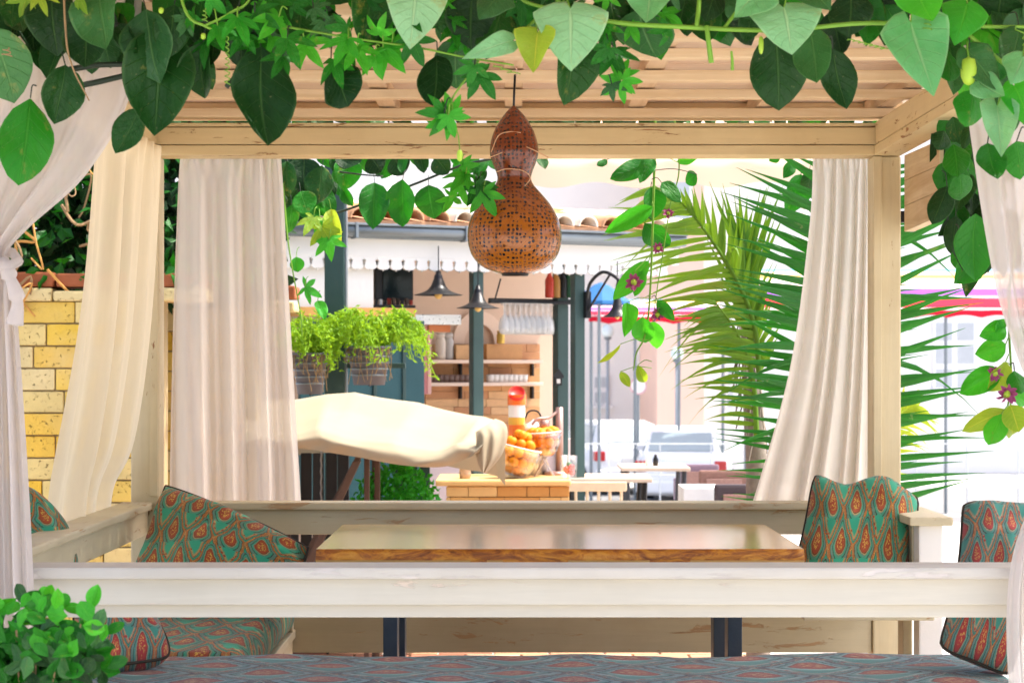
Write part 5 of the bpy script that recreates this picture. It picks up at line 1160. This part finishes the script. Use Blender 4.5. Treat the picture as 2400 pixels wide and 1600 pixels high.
# ---- vine hanging in the opening, in front of the palm
v6 = empty('flowering_vine', D(1440, 880, 7.0), 0, 'slender hanging vine with drooping leaves and purple flowers in front of the palm', 'vine')
YH = 7.0
stem(v6, [Vector((D(1502, 0, YH).x, YH, 2.5)), D(1505, 300, YH), D(1502, 420, YH), D(1498, 560, YH), D(1495, 640, YH), D(1488, 735, YH), D(1478, 780, YH), D(1462, 810, YH), D(1455, 850, YH)], .006, .0025)
stem(v6, [Vector((D(1540, 0, YH).x, YH, 2.5)), D(1560, 380, YH), D(1540, 470, YH), D(1520, 600, YH), D(1510, 660, YH), D(1500, 730, YH)], .003, .002)
for ln in """1495 372 1405 416 46 g;1500 366 1470 420 40 g;1555 372 1610 362 26 b;1600 400 1570 420 40 g;1495 430 1500 505 56 g;1500 475 1390 530 44 b;1480 512 1540 565 60 g;1490 600 1410 690 46 b;1480 620 1455 680 30 b;1440 695 1440 765 40 b;1475 728 1480 792 54 b;1500 738 1505 808 46 b;1425 790 1372 835 12 y;1465 838 1482 884 26 y;1425 853 1448 888 22 y;1510 690 1540 730 30 g;1520 420 1560 450 40 g;1395 366 1372 380 20 g;1790 362 1765 372 20 g""".split(';'):
    a = ln.split(); x0, y0, x1, y1, w = map(float, a[:5]); leaf(v6, 'oval', x0, y0, x1, y1, w, a[5], YH+rg.uniform(-.05, .05), rg, petiole=D(1497, y0-8, YH))
flower(v6, 1456, 648, 6.96, 22); flower(v6, 1510, 722, 6.96, 20); flower(v6, 1512, 570, 6.97, 14); flower(v6, 1535, 490, 6.98, 14)
stem(v6, [D(1456, 625, 6.96), D(1480, 600, 6.98), D(1497, 580, YH)], .0015, .002)
# ---- leaves behind the back beam, left
v7 = empty('climbing_vine', D(720, 520, 8.0), 0, 'leafy green vine hanging under the beam before the tiled roof', 'vine')
stem(v7, [Vector((D(640, 0, 7.6).x, 7.6, 2.62)), D(660, 380, 7.7), D(720, 480, 7.8), D(760, 490, 7.8), D(830, 470, 7.8), D(960, 420, 7.7), D(1060, 380, 7.6), D(1180, 340, 7.5), Vector((D(1240, 0, 7.5).x, 7.5, 2.6))], .006, .005, STEMD)
stem(v7, [D(780, 395, 7.7), D(840, 402, 7.7), D(880, 405, 7.7)], .004, .003, STEMD); stem(v7, [D(650, 420, 7.6), D(660, 540, 7.6), D(672, 620, 7.6), D(690, 720, 7.6), D(694, 770, 7.6)], .004, .002)
for ln in """860 420 858 526 72 g;925 412 925 522 70 g;985 425 990 502 74 g;800 362 790 434 66 g;770 362 830 380 50 d;700 362 690 440 90 d;740 380 735 470 70 d;690 440 712 490 60 g;670 470 668 540 40 g;735 500 770 585 46 b;760 480 775 560 40 y;700 380 760 440 50 g;680 590 685 625 34 b;730 690 744 730 30 b;1060 352 1090 400 50 g;1000 360 1030 400 50 d;905 360 930 400 60 d;850 358 880 392 60 d;1240 362 1250 384 30 d;660 370 655 450 60 d;1840 400 1812 490 62 g;1860 390 1860 450 40 d;1820 370 1800 410 30 g""".split(';'):
    a = ln.split(); x0, y0, x1, y1, w = map(float, a[:5]); leaf(v7, 'oval', x0, y0, x1, y1, w, a[5], 7.7+rg.uniform(-.1, .1), rg, petiole=D(x0+rg.uniform(-10, 10), y0-22, 7.7))
for k in range(190):
    x = 370+k*8.7+rg.uniform(-15, 15); y = rg.uniform(225, 262); l = rg.uniform(35, 60); a = rg.uniform(-1.2, 1.2)
    leaf(v7, 'oval', x, y, x+l*math.sin(a), y+l*math.cos(a), l*.65, rg.choice('dddg'), 7.3+rg.uniform(-.3, .5), rg)
for ln in """1050 420 1080 470 b;1070 400 1030 430 b;1090 430 1120 480 g;1110 440 1130 500 b;1100 420 1150 425 g;1040 450 1020 490 b;1060 380 1100 385 b;740 520 760 575 y;720 500 700 540 y;755 550 765 600 b;700 660 740 680 b""".split(';'):
    a = ln.split(); x0, y0, x1, y1 = map(float, a[:4]); leaf(v7, 'palm', x0, y0, x1, y1, math.hypot(x1-x0, y1-y0)*1.1, a[4], 5.35 if x0 > 1000 else 7.6, rg, petiole=D(x0+8, y0-25, 5.38 if x0 > 1000 else 7.62))
for k in range(60):
    x = rg.choice((rg.uniform(640, 790), rg.uniform(640, 790), rg.uniform(790, 1130))); y = rg.uniform(330, 430 if x > 790 else 470); l = rg.uniform(35, 70); a = rg.uniform(-.8, .8)
    if x > 790 and y > 372: y = rg.uniform(325, 372)
    leaf(v7, 'oval', x, y, x+l*math.sin(a), y+l*math.cos(a), l*.6, rg.choice('ddgg'), 7.9+rg.uniform(-.2, .25), rg)

# ------------------------------------------------------------------ clumps of small leaves (one mesh each)
def clump(fn, n, ln, wd, rg, droop=.5):
    m = MB(); vs, fs, uvs = [], [], []
    for k in range(n):
        p = fn(rg); d = Vector((rg.gauss(0, 1), rg.gauss(0, 1), rg.gauss(0, 1)-droop)).normalized(); s_ = d.cross(Vector((rg.gauss(0, 1), rg.gauss(0, 1), rg.gauss(0, 1)))).normalized(); l = ln*rg.uniform(.6, 1.3); w = wd*rg.uniform(.7, 1.3); u = d.cross(s_)*l*.12
        b = len(vs); vs += [p, p+d*l*.45+s_*w*.5+u, p+d*l, p+d*l*.45-s_*w*.5+u]; fs += [(b, b+1, b+2, b+3)]; uvs += [(.5, 0), (1, .45), (.5, 1), (0, .45)]
    m.add(vs, fs, uvs); return m
def stuff(name, mb_, mat, parent): o = put(name, mb_.mesh(name), mat, parent); o['kind'] = 'stuff'; return o
# hedge above the stone wall
hd = empty('hedge', (-2.5, 8.9, -.12), 0, 'dark tangled hedge with dry yellow twigs above the stone wall', 'hedge')
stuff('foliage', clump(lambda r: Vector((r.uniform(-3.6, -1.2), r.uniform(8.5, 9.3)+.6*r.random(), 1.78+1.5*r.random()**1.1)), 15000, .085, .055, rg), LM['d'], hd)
stuff('lighter_foliage', clump(lambda r: Vector((r.uniform(-3.6, -1.2), r.uniform(8.35, 8.8), 1.84+.9*r.random()**2)), 1300, .08, .045, rg), LM['g'], hd)  # lighter green leaves mixed in along the hedge front
for k in range(5): x = -3.2+k*.42; put('trunk', MB().tube(catmull([(x, 8.75+.2*(k % 2), -.12), (x+.05, 8.8, .8), (x-.05, 8.8, 1.9), (x+.08, 8.85, 2.6)]), .03, 7).mesh('trunk'), BARK, hd)
for k in range(46):
    x = rg.uniform(-3.3, -1.7); p = Vector((x, 8.28+rg.uniform(0, .1), rg.uniform(1.75, 2.5))); pts = [p]
    for j in range(4): pts.append(pts[-1]+Vector((rg.uniform(-.1, .1), rg.uniform(-.03, .05), rg.uniform(-.16, .10))))
    put('dry_twig', MB().tube(catmull(pts, 4), rg.uniform(.003, .008), 5).mesh('twig'), BARK if k % 3 else plain('orange_twig', (.55, .28, .07), .8), hd)
# potted trailing plants
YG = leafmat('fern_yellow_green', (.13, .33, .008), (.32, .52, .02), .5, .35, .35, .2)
def hanging_pot(x, ytop, ybot, hw, Y, label, spread, n, xr):
    c = D(x, ybot, Y); zt_ = D(x, ytop, Y).z; h = zt_-c.z; r = empty('hanging_pot', c, 0, label, 'potted plant')
    w = dm(hw, Y); put('pot', MB().lathe([(0, c.z), (w*.72, c.z), (w, zt_), (w*1.06, zt_), (w*1.06, zt_+.012), (w*.9, zt_+.012), (w*.86, zt_-.02), (0, zt_-.02)], (c.x, Y, 0), 20).mesh('pot', True), plain('grey_pot', (.13, .12, .14), .6, 0, .2), r)
    for k in range(4): put('pot_rib', MB().lathe([(w*(.76+.06*k)+.004, c.z+h*(.25+.17*k)), (w*(.76+.06*k)+.010, c.z+h*(.25+.17*k)+.005), (w*(.76+.06*k)+.004, c.z+h*(.25+.17*k)+.01)], (c.x, Y, 0), 20).mesh('rib', True), GREY, r)
    stm = MB(); pts_all = []
    for k in range(n):
        a = rg.uniform(0, 6.283); l = rg.uniform(.5, 1.0)*spread; up = rg.uniform(.05, .22); p0 = Vector((c.x+w*.5*math.cos(a), Y+w*.5*math.sin(a), zt_)); dx = Vector((math.cos(a)*xr, math.sin(a)*.6, 0))*l
        pts = catmull([p0, p0+dx*.4+Vector((0, 0, up)), p0+dx*.8+Vector((0, 0, up*.8)), p0+dx*1.05+Vector((rg.uniform(-.03, .03), 0, up*.8-l*rg.uniform(.1, .75)))], 5); stm.tube(pts, .0022, 4, False); pts_all += pts[2:]
    stuff('stems', stm, YG, r)
    stuff('foliage', clump(lambda q: q.choice(pts_all)+Vector((q.gauss(0, .008), q.gauss(0, .008), q.gauss(0, .008))), n*42, .034, .012, rg, .2), YG, r)
    rt = MB()
    for k in range(26):
        a = rg.uniform(0, 6.28); p0 = Vector((c.x+w*math.cos(a), Y-abs(w*math.sin(a)), zt_)); rt.tube(catmull([p0, p0+Vector((rg.uniform(-.02, .02), -.02, -.06)), p0+Vector((rg.uniform(-.03, .03), -.012, -.16*rg.random()-.05))], 3), .002, 4, False)
    stuff('dry_roots', rt, BARK, r)
    put('hanger', MB().tube([(c.x, Y, c.z), (c.x, Y+.06, c.z-.004), (c.x, 10.64, 1.44)], .006, 6).mesh('hanger'), BLACK, r)
hanging_pot(848, 800, 884, 50, 10.45, 'grey ribbed hanging pot overflowing with yellow green trailing fern', .30, 95, 1.0)
hanging_pot(712, 815, 905, 40, 10.3, 'hanging pot of trailing fern beside the sheer curtain edge', .24, 50, .6)
# bush below the canopy
bs = empty('bush', D(920, 1150, 9.6), 0, 'vivid green small leaved bush under the canvas canopy', 'bush'); bs.location.z = -.12
cb_ = D(900, 1120, 9.7)
def bf(r):
    w = r.uniform(0, 6.283); q = r.random()**.4; ph_ = r.uniform(-1, 1)
    p = Vector((math.cos(w)*math.sqrt(1-ph_*ph_), math.sin(w)*math.sqrt(1-ph_*ph_), ph_))*q; return Vector((cb_.x+.02+p.x*.27, 9.72+p.y*.22, .55+p.z*.42+.05*noise.noise(p*4)))
stuff('foliage', clump(bf, 5200, .035, .024, rg, 0), LM['b'], bs); put('trunk', MB().tube([(cb_.x, 9.72, -.13), (cb_.x, 9.72, .5)], .03, 8).mesh('trunk'), BARK, bs)

# ------------------------------------------------------------------ shrub in the lower left foreground, every leaf its own
s0 = empty('shrub', D(60, 1568, 3.6), 0, 'glossy round leaved green shrub in front of the white rail', 'shrub'); s0.location.z = -.12
cs_ = D(70, 1560, 3.62)
put('trunk', MB().tube([(cs_.x, 3.62, -.13), (cs_.x+.01, 3.62, .3), (cs_.x, 3.62, .62)], [.02, .016, .012], 8).mesh('trunk', True), BARK, s0)
for k in range(30):
    a = rg.uniform(0, 6.283); e = D(rg.uniform(-60, 205), rg.uniform(1420, 1640), 3.64+rg.uniform(-.12, .12)); st_ = Vector((cs_.x, 3.62, rg.uniform(.35, .6))); put('twig', MB().tube(catmull([st_, (st_+e)/2+Vector((0, 0, -.03)), e], 4), .002, 5).mesh('twig', True), BARK, s0)
cnt = 0
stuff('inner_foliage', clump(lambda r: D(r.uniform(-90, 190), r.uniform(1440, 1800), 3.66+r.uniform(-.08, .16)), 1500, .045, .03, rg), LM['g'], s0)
while cnt < 295:
    x = rg.uniform(-90, 240); y = rg.uniform(1375, 1625)
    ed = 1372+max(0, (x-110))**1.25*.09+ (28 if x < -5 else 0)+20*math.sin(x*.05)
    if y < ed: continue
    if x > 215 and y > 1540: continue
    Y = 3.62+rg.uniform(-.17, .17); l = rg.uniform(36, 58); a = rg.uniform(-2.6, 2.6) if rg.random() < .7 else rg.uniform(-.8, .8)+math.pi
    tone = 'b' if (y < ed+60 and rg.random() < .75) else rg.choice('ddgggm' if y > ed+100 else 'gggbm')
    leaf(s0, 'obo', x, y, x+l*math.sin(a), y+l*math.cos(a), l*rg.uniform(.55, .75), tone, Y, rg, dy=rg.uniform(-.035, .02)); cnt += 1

# ------------------------------------------------------------------ palms
PL = leafmat('palm_olive', (.05, .19, .006), (.19, .36, .02), .45, .45, .3, .2); PD = leafmat('palm_dark', (.006, .11, .006), (.022, .26, .010), .40, .5, .2, .2); PY = leafmat('palm_yellow_green', (.35, .5, .02), (.5, .62, .06), .5, .4, .4, .2)  # yellow-green is the leaflets' own colour
TRK = plain('grey_palm_fibre', (.26, .22, .18), .9, 0, .45, 30, .8)
def frond(parent, pts, nl, lenf, mat, a0, a1, droop=.25, sides=(1, -1), wd=.017, seed=1, r0=.014, face=Vector((0, -1, 0)), lift=0.0):
    """rachis through pts; leaflets leave it on both sides at an angle that closes towards the tip"""
    q = random.Random(seed); P = catmull(pts, 12); n = len(P); f = put('frond', MB().tube(P, [r0*(1-.8*i/n) for i in range(n)], 6).mesh('rachis', True), mat, parent)
    m = MB(); vs, fs, uvs = [], [], []
    for k in range(nl):
        t_ = .06+.94*k/nl; i = min(n-2, int(t_*(n-1))); p = P[i].lerp(P[i+1], t_*(n-1)-i); tg_ = (P[i+1]-P[i]).normalized()
        nn = (face-tg_*face.dot(tg_)).normalized(); sd_ = tg_.cross(nn)
        for s_ in sides:
            l = lenf(t_)*q.uniform(.88, 1.08); a = R(a0+(a1-a0)*t_+q.gauss(0, 6)); d = (sd_*s_*math.sin(a)+tg_*math.cos(a)+nn*q.uniform(-.12, .25)+Vector((0, 0, lift))).normalized()
            dq = droop*q.uniform(.2, 2.2)+(.9 if q.random() < .05 else 0)*q.random(); l *= .6 if q.random() < .06 else 1
            b = len(vs); w = wd*q.uniform(.8, 1.15); side = d.cross(nn).normalized(); S = 6
            for j in range(S+1):
                y = j/S; c = p+d*l*y+Vector((0, 0, -dq*l*y*y)); h = w*(.35+.65*math.sin(math.pi*min(1, y*1.15+.12)))*(1-y**5) if j < S else .0006
                vs += [c-side*h, c+nn*h*.35, c+side*h]; uvs += [(.3, y), (.5, y), (.7, y)]
            for j in range(S): fs += [(b+j*3, b+j*3+1, b+j*3+4, b+j*3+3), (b+j*3+1, b+j*3+2, b+j*3+5, b+j*3+4)]
    m.add(vs, fs, uvs); put('leaflets', m.mesh('leaflets', True), mat, f); return f
YP = 7.9
pm1 = empty('palm', (D(1735, 0, YP+.15).x, YP+.15, -.12), 0, 'palm with olive arching fronds and a fibrous grey trunk', 'palm')
tp = [D(1742, 1300, YP+.15), D(1738, 1100, YP+.15), D(1728, 900, YP+.13), D(1718, 760, YP+.1), D(1712, 650, YP+.08)]; tp[0].z = -.13
put('trunk', MB().tube(catmull(tp, 6), [.055-.0012*i for i in range(25)], 10).mesh('trunk', True), TRK, pm1)
for k in range(46):
    kk = rg.random(); p = catmull(tp, 10)[int(10+kk*30)]; w = rg.uniform(0, 6.28); put('fibre', MB().tube([p+Vector((.035*math.cos(w), .035*math.sin(w), 0)), p+Vector((.05*math.cos(w), .05*math.sin(w), -.07)), p+Vector((.06*math.cos(w)+rg.uniform(-.02, .02), .06*math.sin(w), -.16))], .0035, 4).mesh('fibre'), TRK, pm1)
bell = lambda a, pk=.45: (lambda t_: a*max(.2, math.sin(math.pi*min(1, max(.02, t_*.88+.08)))**.6))
frond(pm1, [D(1745, 880, YP), D(1735, 760, YP-.02), D(1698, 655, YP-.05), D(1630, 545, YP-.1), D(1570, 470, YP-.15), D(1500, 425, YP-.2)], 42, bell(.44), PL, 72, 45, .12, (-1,), .0125, 3)
frond(pm1, [D(1745, 880, YP), D(1735, 760, YP-.02), D(1698, 655, YP-.05), D(1630, 545, YP-.1), D(1570, 470, YP-.15)], 34, bell(.26), PL, 34, 22, .02, (1,), .012, 4)
frond(pm1, [D(1728, 800, YP), D(1715, 700, YP), D(1712, 620, YP), D(1706, 560, YP-.02)], 20, bell(.42), PL, 26, 8, 0, (1, -1), .013, 5)
frond(pm1, [D(1738, 1000, YP+.02), D(1728, 860, YP), D(1690, 760, YP-.04), D(1640, 690, YP-.1)], 24, bell(.34), PL, 80, 45, .2, (-1,), .012, 6)
pm2 = empty('palm', (D(1955, 0, 7.4).x, 7.4, -.12), 0, 'palm with deep green feather frond behind the flaring curtain', 'palm')
b2_ = D(1955, 1300, 7.4); b2_.z = -.13; put('trunk', MB().tube([b2_, b2_+Vector((.01, 0, .25)), D(1955, 1220, 7.4)], [.08, .07, .05], 10).mesh('trunk', True), TRK, pm2)
frond(pm2, [D(1955, 1240, 7.4), D(1952, 1000, 7.38), D(1945, 780, 7.34), D(1945, 560, 7.30), D(1965, 380, 7.25)], 38, lambda t_: .56*(1-.25*abs(t_-.45))*(.55 if t_ > .9 else 1), PD, 86, 66, .03, (1, -1), .0175, 11)
frond(pm2, [D(1950, 1240, 7.45), D(1905, 1050, 7.42), D(1880, 850, 7.4), D(1890, 650, 7.4), D(1930, 480, 7.38)], 26, bell(.44), PD, 84, 60, .12, (1, -1), .016, 12)
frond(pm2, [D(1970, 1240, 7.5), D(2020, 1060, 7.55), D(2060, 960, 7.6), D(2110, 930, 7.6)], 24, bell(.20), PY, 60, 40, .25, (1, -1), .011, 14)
